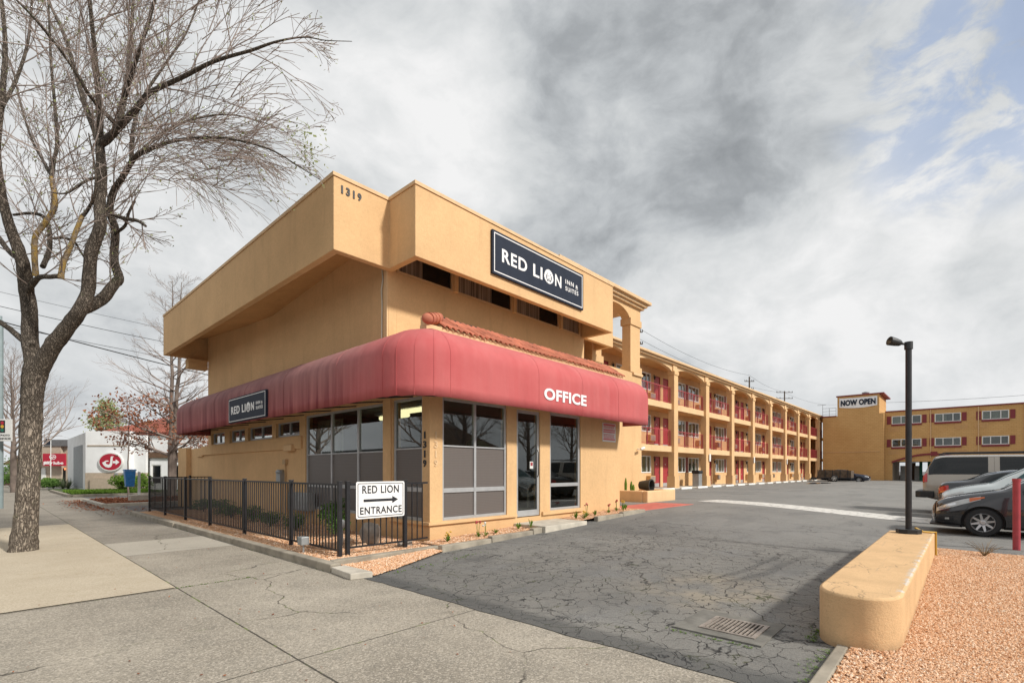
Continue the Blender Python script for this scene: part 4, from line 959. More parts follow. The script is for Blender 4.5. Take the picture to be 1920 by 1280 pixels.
# wheel stops
m = MB(); m.prism([(0, -.9, 0), (0, .9, 0), (0, .84, .13), (0, -.84, .13)], (.16, 0, 0)); 
m = MB(); m.prism([(-.82, -.08, 0), (-.82, .08, 0), (-.78, .06, .14), (-.78, -.06, .14)], (1.62, 0, 0)); ws = m.build('wheel_stop', M_WHITE, bevel=.03)
nws = 18
for k in range(nws):
    o = ws if k == 0 else ws.copy()
    if k: COL.objects.link(o)
    o.location = (23.0 + 2.62 * k, 13.25, .31); 
    tag(o, 'white concrete wheel stop in the row along the foot of the motel gallery', 'wheel stop', 'white wheel stops along the gallery')
tb = empty('trash_can', (35.9, 14.55, .36), 0, 'tall grey trash can with black hood between the first two gallery columns', 'trash can')
MB().box(35.55, 36.15, 14.3, 14.8, .36, 1.28).build('bin', M_GALV, tb, bevel=.03); MB().box(35.5, 36.2, 14.25, 14.85, 1.28, 1.52).build('lid', M_BLACK, tb, bevel=.07); MB().box(35.62, 36.08, 14.24, 14.249, 1.33, 1.46).build('flap', M_IRON, tb)
# ================================================================== BACK BUILDING
bb = empty('rear_building', (75.4, 5, .1), label='ochre three storey rear building closing the parking lot with red shuttered windows', cat='building')
m_, t_ = new_mat('ochre_painted_block'); p_ = pos(t_); br = t_.n('ShaderNodeTexBrick', i_Scale=1.0)
s_ = t_.n('ShaderNodeSeparateXYZ', i_0=p_); cv = t_.n('ShaderNodeCombineXYZ', i_0=s_.outputs[1], i_1=s_.outputs[2]); t_.t.links.new(cv.outputs[0], br.inputs['Vector'])
br.inputs['Brick Width'].default_value = .4; br.inputs['Row Height'].default_value = .2; br.inputs['Mortar Size'].default_value = .012
for i_, c_ in ((1, (.58, .35, .145)), (2, (.62, .385, .165)), (3, (.46, .26, .10))): br.inputs[i_].default_value = (*c_, 1)
cc = t_.mix(t_.math('MULTIPLY', t_.rng(t_.noise(p_, .5, 5), .4, .7), .35), br.outputs[0], (.42, .22, .075)); principled(t_, cc, .9, spec=.2)
M_BLK = MATS['ochre_painted_block']
RU = 76.3; KS = RU / 75.4
bw = []
for (a, b) in ((6.67, 3.9), (2.69, .45), (-1.28, -3.39), (-5.6, -7.9), (-10.0, -12.3)):
    for z in (7.2, 4.4): bw.append((b * KS, a * KS, z, z + (.98 if z > 5 else .95)))
mb = MB(); mb.box(75.4, 82.4, 12.27, 13.9, -.1, 8.5); mb.box(75.4, 82.4, 7.9, 12.268, -.1, 11.0)
mb.box(75.402, 82.39, 7.45, 7.899, -.1, 8.6)
wall(mb, 'u', RU, RU + .3, -22, 7.448, -.1, 8.72, bw + [(-1.0, 6.7, -.2, 2.6)]); mb.box(RU + .3, RU + 12, -22, -21.7, -.1, 8.7)
mb.box(RU, RU + 12, 7.449, 7.6, 2.8, 8.7)
mb.build('wall', M_BLK, bb)
mb = MB(); mb.box(75.3, 82.5, 7.42, 12.4, 11.0, 11.14); mb.box(75.3, 82.5, 12.42, 14, 8.5, 8.62); mb.box(RU - .1, RU + 12, -22, 7.40, 8.72, 8.86); mb.build('coping', M_MAROON, bb)
MB().box(75.33, 75.398, 7.9, 13.9, 3.85, 3.90).build('wall_conduit', M_TRIM, bb)
mb = MB()
for v in (7.5, 3.1, -1.0 - 3.6 * 0, -4.6, -9.0): mb.tube([(RU - .06, v * 1.0, .2 if v > 7 else 3.0), (RU - .06, v, 8.7)], .05, 6)
mb.build('downpipe', M_TRIM, bb)
for i, (b, a, z0, z1) in enumerate(bw):
    m = MB(); frame_rect(m, 'u', RU - .02, RU + .1, b, a, z0, z1, .08); L = a - b
    for q in (.3, .68): m.box(RU, RU + .09, b + L * q - .04, b + L * q + .04, z0 + .08, z1 - .08)
    f = m.build('window', M_WHITE, bb); MB().box(RU + .05, RU + .06, b + .08, a - .08, z0 + .08, z1 - .08).build('pane', M_GLASS, f)
    if i in (0, 2, 4): MB().box(RU + .2, RU + .22, b + L * (.0 if i == 4 else .55), a, z0, z1).build('curtain', M_CURTAIN, f)
    m = MB(); m.box(RU - .10, RU - .022, b - .05, a + .05, z0 - .22, z0 - .002); m.build('sill', M_MAROON, f)
    for c in (b - .48, a + .08): MB().box(RU - .05, RU - .003, c, c + .40, z0, z1).build('shutter', M_MAROON, bb)
for (b, a) in ((6.05, 7.1), (-.1, 1.0), (-1.8, -.7), (-8.5, -7.4)):
    for z in (6.3, 3.5):
        m = MB()
        for k in range(5): m.box(RU - .03, RU - .004, b, a, z + k * .11, z + k * .11 + .08)
        m.build('vent_grille', M_STUC_D, bb)
MB().box(RU + .31, RU + .4, -21.6, 7.4, 3.2, 8.6).build('interior', M_INT, bb)
mb = MB(); K = 16; a0_, a1_ = 6.75, -1.1
pts = [(a0_ + (a1_ - a0_) * i / K, 2.35 + 1.0 * math.sin(math.pi * min(1, (i + .5) / K))) for i in range(K + 1)]
for (ya, za), (yb, zb) in zip(pts, pts[1:]): mb.mesh([(RU - .12, ya, za), (RU - .12, yb, zb), (RU - .12, yb, zb + .22), (RU - .12, ya, za + .22), (RU - .003, ya, za), (RU - .003, yb, zb), (RU - .003, yb, zb + .22), (RU - .003, ya, za + .22)], [(0, 1, 2, 3), (3, 2, 6, 7), (0, 4, 5, 1)])
mb.box(RU - .15, RU - .003, 2.5, 3.1, 3.25, 3.75); mb.build('arch_trim', M_MAROON, bb)
mb = MB(); mb.box(RU + .3, RU + 9, 6.7, 6.9, -.1, 3.0); mb.box(RU + .3, RU + 9, -1.2, -1.0, -.1, 3.0); mb.box(RU + .31, RU + 9, -1.0, 6.7, 2.62, 2.7)
mb.build('passage_wall', M_BEIGE, bb)
for v in (4.2, 3.4, 1.2): MB().tube([(RU + 4, v, .1), (RU + 4, v, 2.62)], .16, 10).build('passage_column', M_GREEN, bb, smooth=40)
for x_, a_, b_ in ((7, 4.5, 5.0), (6, 5.7, 6.4), (7, 2.2, 2.6)): MB().box(RU + x_, RU + x_ + .1, a_, b_, .1, 2.15).build('passage_door', M_WHITE, bb)
mb = MB(); mb.box(RU + 9.0, RU + 9.1, -1, 6.7, .1, .9); mb.box(RU + 9.0, RU + 9.1, 5.0, 5.6, .9, 2.6); mb.box(RU + 9, RU + 9.1, 1.6, 2.4, .9, 2.6); mb.build('passage_end_wall', M_BROWN, bb)
s = empty('banner', (75.3, 10, 9.5), 0, 'white NOW OPEN banner sagging on the tower of the rear building', 'banner')
K = 12; m = MB(); vs = []
for i in range(K + 1):
    v = 12.05 - 3.95 * i / K; sg = -.10 * math.sin(math.pi * i / K); x = 75.36 + .03 * math.sin(i * 1.7)
    vs += [(x, v, 9.62 + sg * 1.8), (x, v, 10.78 + sg * .3)]
m.mesh(vs, [(2 * i, 2 * i + 2, 2 * i + 3, 2 * i + 1) for i in range(K)]); o = m.build('cloth', M_LETTER, s); o.modifiers.new('t', 'SOLIDIFY').thickness = .01
m = MB(); add_text(m, 'NOW OPEN', (75.30, 11.9, 9.78), (0, -1, 0), (0, 0, 1), 3.65, .74, .01, .05, 1.05); m.build('lettering', M_NAVY, s)
m = MB()
for z in (8.9, 9.3, 9.7): m.tube([(75.9, 12.5, z), (75.9, 14.0, z)], .02, 5)
for v in (12.5, 13.25, 14.0): m.tube([(75.9, v, 8.6), (75.9, v, 10.2 if v == 14 else 9.7)], .025, 5)
m.tube([(75.9, 13.6, 10.2), (75.9, 14.6, 10.2)], .03, 5); o = m.build('roof_guard_rail', M_GALV); tag(o, 'thin grey guard rail on the low roof left of the banner tower', 'railing')
# rooftop unit
o = MB().lathe([(.0, 0), (.3, 0), (.3, .35), (.42, .4), (.42, .5), (.0, .62)], (78, 9.6, 11.14), 'z', 12).build('roof_fan', M_GALV, smooth=40); tag(o, 'small round metal roof fan on top of the banner tower', 'vent')
# ================================================================== TRAILER
tr = empty('utility_trailer', (64, 11, .3), 0, 'dark utility trailer with worn plywood sides parked by the rear building', 'trailer')
m = MB(); m.prism([(63.6, 12.3, .75), (63.6, 9.1, .75), (63.6, 9.1, 1.48), (63.6, 10.6, 1.5), (63.6, 12.1, 1.62)], (.06, 0, 0)); m.prism([(65.3, 12.3, .75), (65.3, 9.1, .75), (65.3, 9.1, 1.5), (65.3, 12.1, 1.62)], (.06, 0, 0)); m.box(63.66, 65.3, 9.1, 9.16, .75, 1.5); m.build('side_board', M_WOOD, tr)
m = MB()
for v in (12.2, 11.5, 10.8, 10.1, 9.4): m.box(63.54, 63.598, v - .03, v + .03, .7, 1.6)
m.box(63.55, 65.4, 9.1, 12.9, .62, .745); m.box(63.5, 63.6, 12.3, 13.0, .5, .62); m.build('frame', M_IRON, tr)
def wheel(c, r, wdt, parent, axis='x', rimmat=M_RIM, spokes=8):
    cx, cy, cz = c; ax = axis
    prof = [(r * .66, -wdt / 2), (r * .90, -wdt / 2), (r * .985, -wdt * .36), (r, -wdt * .2), (r, wdt * .2), (r * .985, wdt * .36), (r * .90, wdt / 2), (r * .66, wdt / 2)]
    t = MB(); t.lathe(prof, c, ax, 40); wo = t.build('wheel', M_RUBBER, parent, smooth=35, local=True)
    m = MB(); m.lathe([(r * .665, -wdt / 2 + .005), (r * .64, -wdt / 2 - .004), (r * .60, -wdt / 2 + .012), (r * .58, wdt * .3), (.0, wdt * .3)], c, ax, 36)
    for k in range(spokes):
        a = 2 * math.pi * k / spokes + .2; d1 = Vector((math.cos(a), math.sin(a))); n1 = Vector((-d1.y, d1.x))
        q = [d1 * .05 + n1 * r * .085, d1 * r * .62 + n1 * r * .055, d1 * r * .62 - n1 * r * .055, d1 * .05 - n1 * r * .085]
        def P(p, h):
            return {'x': (cx + h, cy + p.x, cz + p.y), 'y': (cx + p.x, cy + h, cz + p.y)}[ax]
        hs = (-wdt / 2 + .03, -wdt / 2 + .006, -wdt / 2 + .006, -wdt / 2 + .03)
        vv = [P(p, h) for p, h in zip(q, hs)] + [P(p, h + .04) for p, h in zip(q, hs)]
        m.mesh(vv, [(0, 1, 2, 3), (4, 7, 6, 5), (0, 4, 5, 1), (1, 5, 6, 2), (2, 6, 7, 3), (3, 7, 4, 0)])
    m.lathe([(r * .17, -wdt / 2 + .05), (r * .17, -wdt / 2 + .015), (r * .12, -wdt / 2 + .002), (0, -wdt / 2 + .002)], c, ax, 20)
    rm = m.build('rim', rimmat, wo, smooth=30, local=True)
    d = MB(); d.lathe([(r * .57, -wdt * .12), (r * .2, -wdt * .12), (0, -wdt * .12)], c, ax, 24); d.build('brake_disc', M_IRON, wo, local=True)
    return wo
wheel((63.42 - 64, 10.6 - 11, .36), .36, .22, tr, 'x', M_WHITE, 5); 
# ================================================================== POLE, BOLLARD, BENCH WALL, GRATE
bench = MB(); rr = .30; pts = [(10.75, .385), (10.75, .985), (5.28, .985)]
for k in range(1, 13): a = math.pi / 2 + math.pi * k / 13; pts.append((5.28 + rr * 1.05 * math.cos(a), .685 + rr * math.sin(a)))
pts.append((5.28, .385)); bench.prism([(x, y, -.03) for x, y in pts], (0, 0, .50)); 
# curb wall: squared superellipse nose
bench = MB(); pts = [(10.72, .385), (10.72, .985)]
for k in range(0, 33):
    a = math.pi / 2 + math.pi * k / 32; c_, s_ = math.cos(a), math.sin(a); e = .84
    pts.append((5.30 + .42 * -(abs(c_) ** e), .685 + .30 * (abs(s_) ** e) * (1 if s_ > 0 else -1)))
bench.prism([(x, y, -.03) for x, y in pts], (0, 0, .50)); o = bench.build('barrier_wall', MATS['scuffed_barrier_paint'], smooth=50, bevel=.022)
tag(o, 'low round nosed ochre barrier wall running beside the driveway gravel', 'barrier')
lp = empty('lamp_post', (10.4, .70, .47), 0, 'black steel lamp post with tilted floodlight standing on the end of the barrier wall', 'lamp post')
m = MB(); m.lathe([(0, 0), (.17, 0), (.17, .07), (.0, .07)], (10.4, .70, .47), 'z', 8); m.build('base_plate', M_IRON, lp)
MB().tube([(10.4, .70, .53), (10.4, .70, 3.50)], [.043, .043], 20).build('pole', M_BLACK, lp, smooth=50)
m = MB(); m.tube([(10.4, .70, 3.5), (10.4, .70, 3.58), (10.33, .80, 3.60)], .022, 8); m.lathe([(0, 0), (.06, 0), (.06, .12)], (10.4, .7, 3.5), 'z', 10)
d_ = Vector((-.30, .33, .10)).normalized(); c_ = Vector((10.34, .79, 3.60)); m.tube([c_, c_ + d_ * .03, c_ + d_ * .10, c_ + d_ * .20], [.03, .05, .064, .074], 14); hd = m.build('floodlight', M_IRON, lp, smooth=40)
MB().tube([c_ + d_ * .201, c_ + d_ * .206], [.068, .066], 14).build('lens', M_CARGLASS, hd)
m = MB(); m.tube([(10.45, .62, .56), (10.52, .52, .50), (10.60, .42, .49), (10.74, .372, .485), (10.745, .37, .10)], .016, 8); o = m.build('conduit', M_YEL, lp, smooth=50)
rb = MB(); rb.tube([(12.6, -.66, .0), (12.6, -.66, 1.31)], .052, 20); rb.tube([(12.6, -.66, 1.31), (12.6, -.66, 1.36)], .058, 20); o = rb.build('bollard', M_RED, smooth=40); tag(o, 'red steel bollard beside the dark hatchback', 'bollard')
GC = (4.83, 1.61); gr = empty('storm_drain', (*GC, .03), 0, 'rusty iron storm drain grate set in a concrete collar in the cracked driveway', 'drain')
z = .02
m = MB(); 
wall_ = [(4.47, 5.24, 1.27, 1.36), (4.47, 5.24, 1.86, 2.06), (4.47, 4.60, 1.36, 1.86), (5.07, 5.24, 1.36, 1.86)]
for a, b, c, d_ in wall_: m.box(a, b, c, d_, -.05, lotz(5.07, 1.6) + .014)
m.build('collar', simple('drain_concrete', (.165, .158, .14), .9, var=.3, scale=6, bstr=.5), gr)
M_RUST = simple('rusted_iron', (.30, .26, .225), .6, .3, var=.35, scale=14)
zt = lotz(5.07, 1.6) + .026
m = MB(); frame_rect(m, 'v', 0, 1, 0, 1, 0, 1, .1) if False else None
for a, b, c, d_ in ((4.602, 5.068, 1.362, 1.40), (4.602, 5.068, 1.82, 1.858), (4.602, 4.635, 1.402, 1.818), (5.035, 5.068, 1.402, 1.818)): m.box(a, b, c, d_, zt - .03, zt - .002)
for i in range(11): v = 1.414 + i * .0375; m.box(4.636, 5.034, v, v + .015, zt - .012, zt)
m.box(4.83, 4.842, 1.402, 1.818, zt - .0125, zt - .006)
m.build('grate', M_RUST, gr); MB().box(4.61, 5.06, 1.37, 1.85, lotz(4.6, 1.6) - .3, zt - .016).build('sump_shade_plate', simple('painted_pit_shade', (.006, .006, .006), 1), gr)  # black plate under the bars; the pit's shade is put into its colour
# ================================================================== CARS
def cat(keys, x):
    """smooth interpolation through rows of (x, values...)"""
    if x <= keys[0][0]: return keys[0][1:]
    if x >= keys[-1][0]: return keys[-1][1:]
    i = max(j for j in range(len(keys)) if keys[j][0] <= x); k0, k1 = keys[i], keys[i + 1]; h = k1[0] - k0[0]; t = (x - k0[0]) / h; out = []
    for c in range(1, len(k0)):
        def sl(a, b): return (b[c] - a[c]) / (b[0] - a[0])
        m = sl(k0, k1); m0 = 0 if i == 0 else sl(keys[i - 1], k0); m1 = 0 if i + 2 >= len(keys) else sl(k1, keys[i + 2])
        d0 = m if i == 0 else (0 if m0 * m <= 0 else 2 * m0 * m / (m0 + m)); d1 = m if i + 2 >= len(keys) else (0 if m * m1 <= 0 else 2 * m * m1 / (m + m1))
        t2, t3 = t * t, t * t * t
        out.append((2 * t3 - 3 * t2 + 1) * k0[c] + (t3 - 2 * t2 + t) * h * d0 + (3 * t2 - 2 * t3) * k1[c] + (t3 - t2) * h * d1)
    return out
class Car:
    # key rows: x, z_bottom, z_belt, z_top, w_sill, w_mid, w_belt, w_roof
    def __init__(s, keys, L): s.k = keys; s.L = L
    def sec(s, x):
        zb, zl, zt, ws, wm, wb, wr = cat(s.k, x); h = zl - zb
        return [(0, zb), (ws * .9, zb), (ws, zb + .06), (wm, zb + .38 * h), (wm * .995, zb + .72 * h), (wb, zl), (wb + (wr - wb) * .75, zl + (zt - zl) * .72), (wr * .93, zt - .05 * min(1, (zt - zl) * 4)), (wr * .6, zt - .008), (0, zt)]
    def P(s, x, t, side=1):
        pts = s.sec(x); i = min(8, int(t)); f = t - i
        def g(j): return pts[max(0, min(9, j))]
        a, b, c, d = g(i - 1), g(i), g(i + 1), g(i + 2)
        if i < 2: y, z = b[0] + (c[0] - b[0]) * f, b[1] + (c[1] - b[1]) * f
        else:
            if i == 8: d = (-c[0], c[1]) if False else (-b[0], b[1])
            if i == 2: a = (b[0], b[1] - .05)
            y, z = [.5 * (2 * b[q] + (c[q] - a[q]) * f + (2 * a[q] - 5 * b[q] + 4 * c[q] - d[q]) * f * f + (3 * b[q] - a[q] - 3 * c[q] + d[q]) * f ** 3) for q in (0, 1)]
        return Vector((x, y * side, z))
    def body(s):
        m = MB(); xs = [s.L * i / 90 for i in range(91)]; ts = [0, .5, 1, 1.5, 2] + [2 + i * .2 for i in range(1, 36)]
        ring_ = [(t, 1) for t in ts] + [(t, -1) for t in ts[::-1][1:-1]]; n = len(ring_)
        vs = [s.P(x, t, sd_) for x in xs for t, sd_ in ring_]
        fs = [(i * n + j, i * n + (j + 1) % n, (i + 1) * n + (j + 1) % n, (i + 1) * n + j) for i in range(90) for j in range(n)]
        fs += [tuple(range(n)), tuple(range(90 * n, 91 * n))[::-1]]; m.mesh(vs, fs); return m
    def patch(s, xa, xb, ta, tb, off=.004, side=1, nx=16, nt=10, thick=.004):
        """panel lying on the skin; ta/tb numbers or functions of x"""
        m = MB(); fa = ta if callable(ta) else (lambda x: ta); fb = tb if callable(tb) else (lambda x: tb); g = []; sides = [side] if side else [1, -1]
        for sd_ in sides:
            g = []
            for i in range(nx + 1):
                x = xa + (xb - xa) * i / nx; row = []
                for j in range(nt + 1):
                    t = fa(x) + (fb(x) - fa(x)) * j / nt; p = s.P(x, t, sd_); e = 1e-3
                    du = s.P(min(s.L, x + e), t, sd_) - s.P(max(0, x - e), t, sd_); dv = s.P(x, min(9, t + e), sd_) - s.P(x, max(0, t - e), sd_)
                    nn = du.cross(dv) * (1 if sd_ > 0 else -1)
                    if nn.length < 1e-12: nn = Vector((0, sd_, 0))
                    nn.normalize()
                    if nn.dot(p - Vector((x, 0, .6))) < 0: nn = -nn
                    row.append(p + nn * off)
                g.append(row)
            m.mesh([q for r_ in g for q in r_], [(i * (nt + 1) + j, (i + 1) * (nt + 1) + j, (i + 1) * (nt + 1) + j + 1, i * (nt + 1) + j + 1) for i in range(nx) for j in range(nt)])
        return m
def finish_car(car, root, paint, arches, r_arch, half):
    b = car.body().build('body', [paint, M_BLACK], root, smooth=40, local=True)
    cut = MB()
    for x, z in arches:
        for sd_ in (-1, 1): cut.lathe([(0, -.16), (r_arch, -.16), (r_arch, .16), (0, .16)], (x, sd_ * half, z), 'y', 40)
    c = cut.build('cut', [M_BLACK], None, smooth=None)
    bm = bmesh.new(); bm.from_mesh(c.data); bmesh.ops.remove_doubles(bm, verts=bm.verts, dist=1e-4); bmesh.ops.recalc_face_normals(bm, faces=bm.faces); bm.to_mesh(c.data); bm.free()
    md = b.modifiers.new('b', 'BOOLEAN'); md.operation = 'DIFFERENCE'; md.object = c; md.solver = 'EXACT'
    try: md.material_mode = 'TRANSFER'
    except Exception: pass
    par = b.parent; b.parent = None; bpy.context.view_layer.update(); dg = bpy.context.evaluated_depsgraph_get(); me = bpy.data.meshes.new_from_object(b.evaluated_get(dg)); b.modifiers.clear()
    b.data = me; me.name = 'body'; b.parent = par; bpy.data.objects.remove(c); me.set_sharp_from_angle(angle=R(38))
    return b
def U(m, name, mat, par, **k): return m.build(name, mat, par, smooth=k.get('smooth', 50), local=True)
# --- dark hatchback, nose towards the motel
k_h = [(0.00, .30, .52, .60, .50, .56, .50, .42), (.05, .22, .60, .70, .62, .68, .60, .48), (.14, .19, .66, .775, .70, .76, .68, .55), (.35, .17, .745, .855, .78, .83, .76, .62), (.65, .17, .83, .925, .82, .86, .80, .66),
       (.95, .17, .90, .985, .83, .865, .82, .68), (1.12, .17, .93, 1.02, .83, .865, .83, .68), (1.35, .17, .945, 1.16, .83, .865, .83, .64), (1.75, .17, .955, 1.37, .83, .865, .835, .60), (2.1, .17, .965, 1.45, .83, .865, .835, .58),
       (2.7, .17, .98, 1.465, .83, .865, .83, .58), (3.3, .18, 1.0, 1.42, .83, .86, .82, .56), (3.75, .22, 1.02, 1.25, .80, .84, .79, .54), (3.98, .28, 1.0, 1.05, .74, .79, .74, .52), (4.05, .34, .90, .93, .68, .72, .66, .48)]
hb = empty('hatchback', (14.6 + .865, .57, lotz(15, 0)), R(-90), 'dark grey hatchback nosing in beside the red bollard', 'car')
c = Car(k_h, 4.05); finish_car(c, hb, M_CARGREY, [(.83, .305), (3.32, .305)], .355, .76)
U(c.patch(1.13, 1.95, 7.55, 9, .004, 0), 'windscreen', M_CARGLASS, hb)
for sd_ in (-1, 1):
    U(c.patch(1.42, 3.45, 5.10, lambda x: 5.15 + 1.45 * min(1, (x - 1.40) / .55), .004, sd_, 24), 'side_window', M_CARGLASS, hb)
    h = U(c.patch(.075, .80, lambda x: 3.98 + (x - .075) * .80, lambda x: 4.62 + .36 * min(1, (x - .075) / .45), .006, sd_, 20), 'headlight', M_LAMPCLR, hb)
    U(c.patch(.62, .86, lambda x: 4.50 + (x - .62) * .75, lambda x: 4.98 - (x - .62) * .6, .010, sd_), 'indicator', M_AMBER, h)
    U(c.patch(.20, .40, lambda x: 4.25 + (x - .2) * .9, lambda x: 4.66, .009, sd_), 'reflector', M_CHROME, h)
    U(c.patch(.06, .36, 2.62, 3.18, .004, sd_), 'lower_vent', M_BLACK, hb)
    U(c.patch(.22, .29, 2.78, 3.02, .009, sd_), 'fog_lamp', M_LAMPCLR, hb)
    U(c.patch(1.30, 1.306, 2.3, 5.0, .002, sd_, 2, 16), 'door_seam', M_BLACK, hb); U(c.patch(2.35, 2.356, 2.3, 5.0, .002, sd_, 2, 16), 'door_seam', M_BLACK, hb)
    m = MB(); m.blob((1.52, sd_ * .93, 1.02), (.09, .10, .075), 2, .1, 1); U(m, 'mirror', M_CARGREY, hb)
    for x in (.83, 3.32):
        w_ = wheel((x, -.765, .305), .305, .20, hb, 'y', M_RIM, 8) if sd_ < 0 else None
        if sd_ > 0:
            w2 = wheel((x, -.765, .305), .305, .20, hb, 'y', M_RIM, 8); w2.rotation_euler = (0, 0, math.pi); w2.location = (2 * x, 0, 0)
U(c.patch(.0, .05, 3.1, 8.9, .006, 0, 4, 10), 'grille', M_BLACK, hb); U(c.patch(.012, .02, 3.2, 8.6, .012, 0, 2, 8), 'grille_bar', M_CHROME, hb); U(c.patch(.033, .04, 3.2, 8.6, .012, 0, 2, 8), 'grille_bar', M_CHROME, hb)
m = MB(); m.box(-.03, .0, -.26, .26, .36, .47); U(m, 'number_plate', M_WHITE, hb, smooth=None)
m = MB(); m.prism([(-.05, -.60, .20), (.25, -.82, .19), (.46, -.83, .19), (.46, .83, .19), (.25, .82, .19), (-.05, .60, .20)], (0, 0, .035)); U(m, 'front_lip', M_BLACK, hb, smooth=None)
# --- pale teal hatch, nose towards the motel
k_t = [(0, .34, .62, .72, .52, .60, .54, .44), (.08, .24, .72, .84, .70, .76, .66, .52), (.3, .19, .84, .96, .80, .85, .76, .60), (.7, .18, .95, 1.06, .84, .88, .82, .66), (1.0, .18, .99, 1.12, .85, .885, .84, .68), (1.3, .18, 1.0, 1.30, .85, .885, .845, .66),
       (1.85, .18, 1.02, 1.56, .85, .885, .85, .62), (2.6, .18, 1.04, 1.60, .85, .885, .85, .61), (3.5, .2, 1.06, 1.54, .84, .87, .83, .58), (3.95, .26, 1.05, 1.2, .78, .82, .76, .54), (4.1, .36, .95, 1.0, .68, .72, .66, .48)]
tc = empty('compact_car', (17.2 + .885, .55, lotz(17, 0)), R(-90), 'pale teal compact car parked just behind the dark hatchback', 'car')
c = Car(k_t, 4.1); finish_car(c, tc, M_CARTEAL, [(.82, .31), (3.35, .31)], .36, .78)
U(c.patch(.98, 1.75, 7.3, 9, .004, 0), 'windscreen', M_CARGLASS_T, tc)
for sd_ in (-1, 1):
    U(c.patch(1.25, 3.6, 5.10, lambda x: 5.2 + 1.4 * min(1, (x - 1.25) / .55), .004, sd_, 24), 'side_window', M_CARGLASS_T, tc)
    U(c.patch(.06, .5, lambda x: 4.0 + (x - .06) * .5, 4.9, .006, sd_), 'headlight', M_LAMPCLR, tc)
    m = MB(); m.blob((1.4, sd_ * .95, 1.07), (.09, .09, .07), 2, .1, 1); U(m, 'mirror', M_CARTEAL, tc)
    for x in (.82, 3.35):
        w2 = wheel((x, -.78, .31), .31, .2, tc, 'y')
        if sd_ > 0: w2.rotation_euler = (0, 0, math.pi); w2.location = (2 * x, 0, 0)
U(c.patch(.0, .06, 3.0, 8.9, .006, 0, 4, 10), 'grille', M_BLACK, tc)
# --- black sedan, tail towards the motel: modelled nose first, turned round
k_s = [(0, .36, .60, .66, .5, .6, .54, .44), (.1, .24, .68, .76, .72, .80, .7, .55), (.5, .19, .80, .88, .82, .88, .8, .64), (1.2, .18, .93, 1.0, .85, .9, .85, .68), (1.6, .18, .97, 1.14, .85, .9, .86, .68), (2.2, .18, .99, 1.42, .85, .9, .865, .62),
       (2.9, .18, 1.0, 1.45, .85, .9, .865, .61), (3.5, .19, 1.02, 1.37, .85, .9, .86, .6), (3.98, .2, 1.04, 1.16, .84, .89, .84, .64), (4.4, .24, 1.03, 1.10, .81, .86, .8, .64), (4.52, .30, .98, 1.05, .76, .81, .75, .6), (4.6, .40, .86, .92, .66, .72, .64, .5)]
def tail_car(name, label, keys, L, u_near, v_tail, half, paint):
    e = empty(name, (u_near + half, v_tail - L, lotz(u_near, v_tail)), R(90), label, 'car'); return e
sdn = tail_car('sedan', 'black sedan with orange red tail lamps between the teal car and the tan van', k_s, 4.6, 19.1, .62, .9, M_CARDARK)
c = Car(k_s, 4.6); finish_car(c, sdn, M_CARDARK, [(.9, .32), (3.6, .32)], .37, .79)
U(c.patch(3.35, 3.95, 7.3, 9, .004, 0), 'rear_window', M_CARGLASS, sdn); U(c.patch(1.5, 2.15, 7.3, 9, .004, 0), 'windscreen', M_CARGLASS, sdn)
for sd_ in (-1, 1):
    U(c.patch(1.9, 3.7, 5.12, lambda x: 5.2 + 1.4 * min(1, (x - 1.9) / .5, (3.75 - x) / .5), .004, sd_, 24), 'side_window', M_CARGLASS, sdn)
    U(c.patch(4.36, 4.575, 4.0, 4.75, .008, sd_), 'tail_lamp', M_LENS, sdn); U(c.patch(4.30, 4.57, 3.9, 4.15, .012, sd_), 'indicator', M_AMBER, sdn)
    for x in (.9, 3.6):
        w2 = wheel((x, -.80, .32), .32, .2, sdn, 'y')
        if sd_ > 0: w2.rotation_euler = (0, 0, math.pi); w2.location = (2 * x, 0, 0)
# --- tan long van-bodied SUV
k_v = [(0, .50, .86, .92, .7, .8, .72, .6), (.12, .42, .98, 1.06, .86, .94, .86, .7), (1.2, .40, 1.14, 1.22, .93, .98, .93, .78), (1.6, .40, 1.18, 1.36, .93, .98, .93, .76), (2.1, .40, 1.22, 1.80, .93, .98, .93, .74), (2.6, .40, 1.24, 1.90, .93, .98, .93, .74),
       (4.9, .42, 1.24, 1.92, .93, .98, .93, .74), (5.22, .46, 1.24, 1.88, .92, .97, .92, .73), (5.38, .50, 1.24, 1.62, .91, .96, .91, .74), (5.50, .55, 1.22, 1.34, .90, .95, .90, .78), (5.54, .60, 1.15, 1.2, .88, .92, .87, .74)]
suv = tail_car('large_suv', 'long tan suv with dark windows and black rear bumper at the back of the row', k_v, 5.54, 21.2, 1.06, .98, M_TAIL)
c = Car(k_v, 5.54); finish_car(c, suv, M_TAIL, [(.95, .38), (4.25, .38)], .45, .86)
U(c.patch(5.24, 5.49, 6.2, 9, .004, 0), 'rear_window', M_CARGLASS, suv)
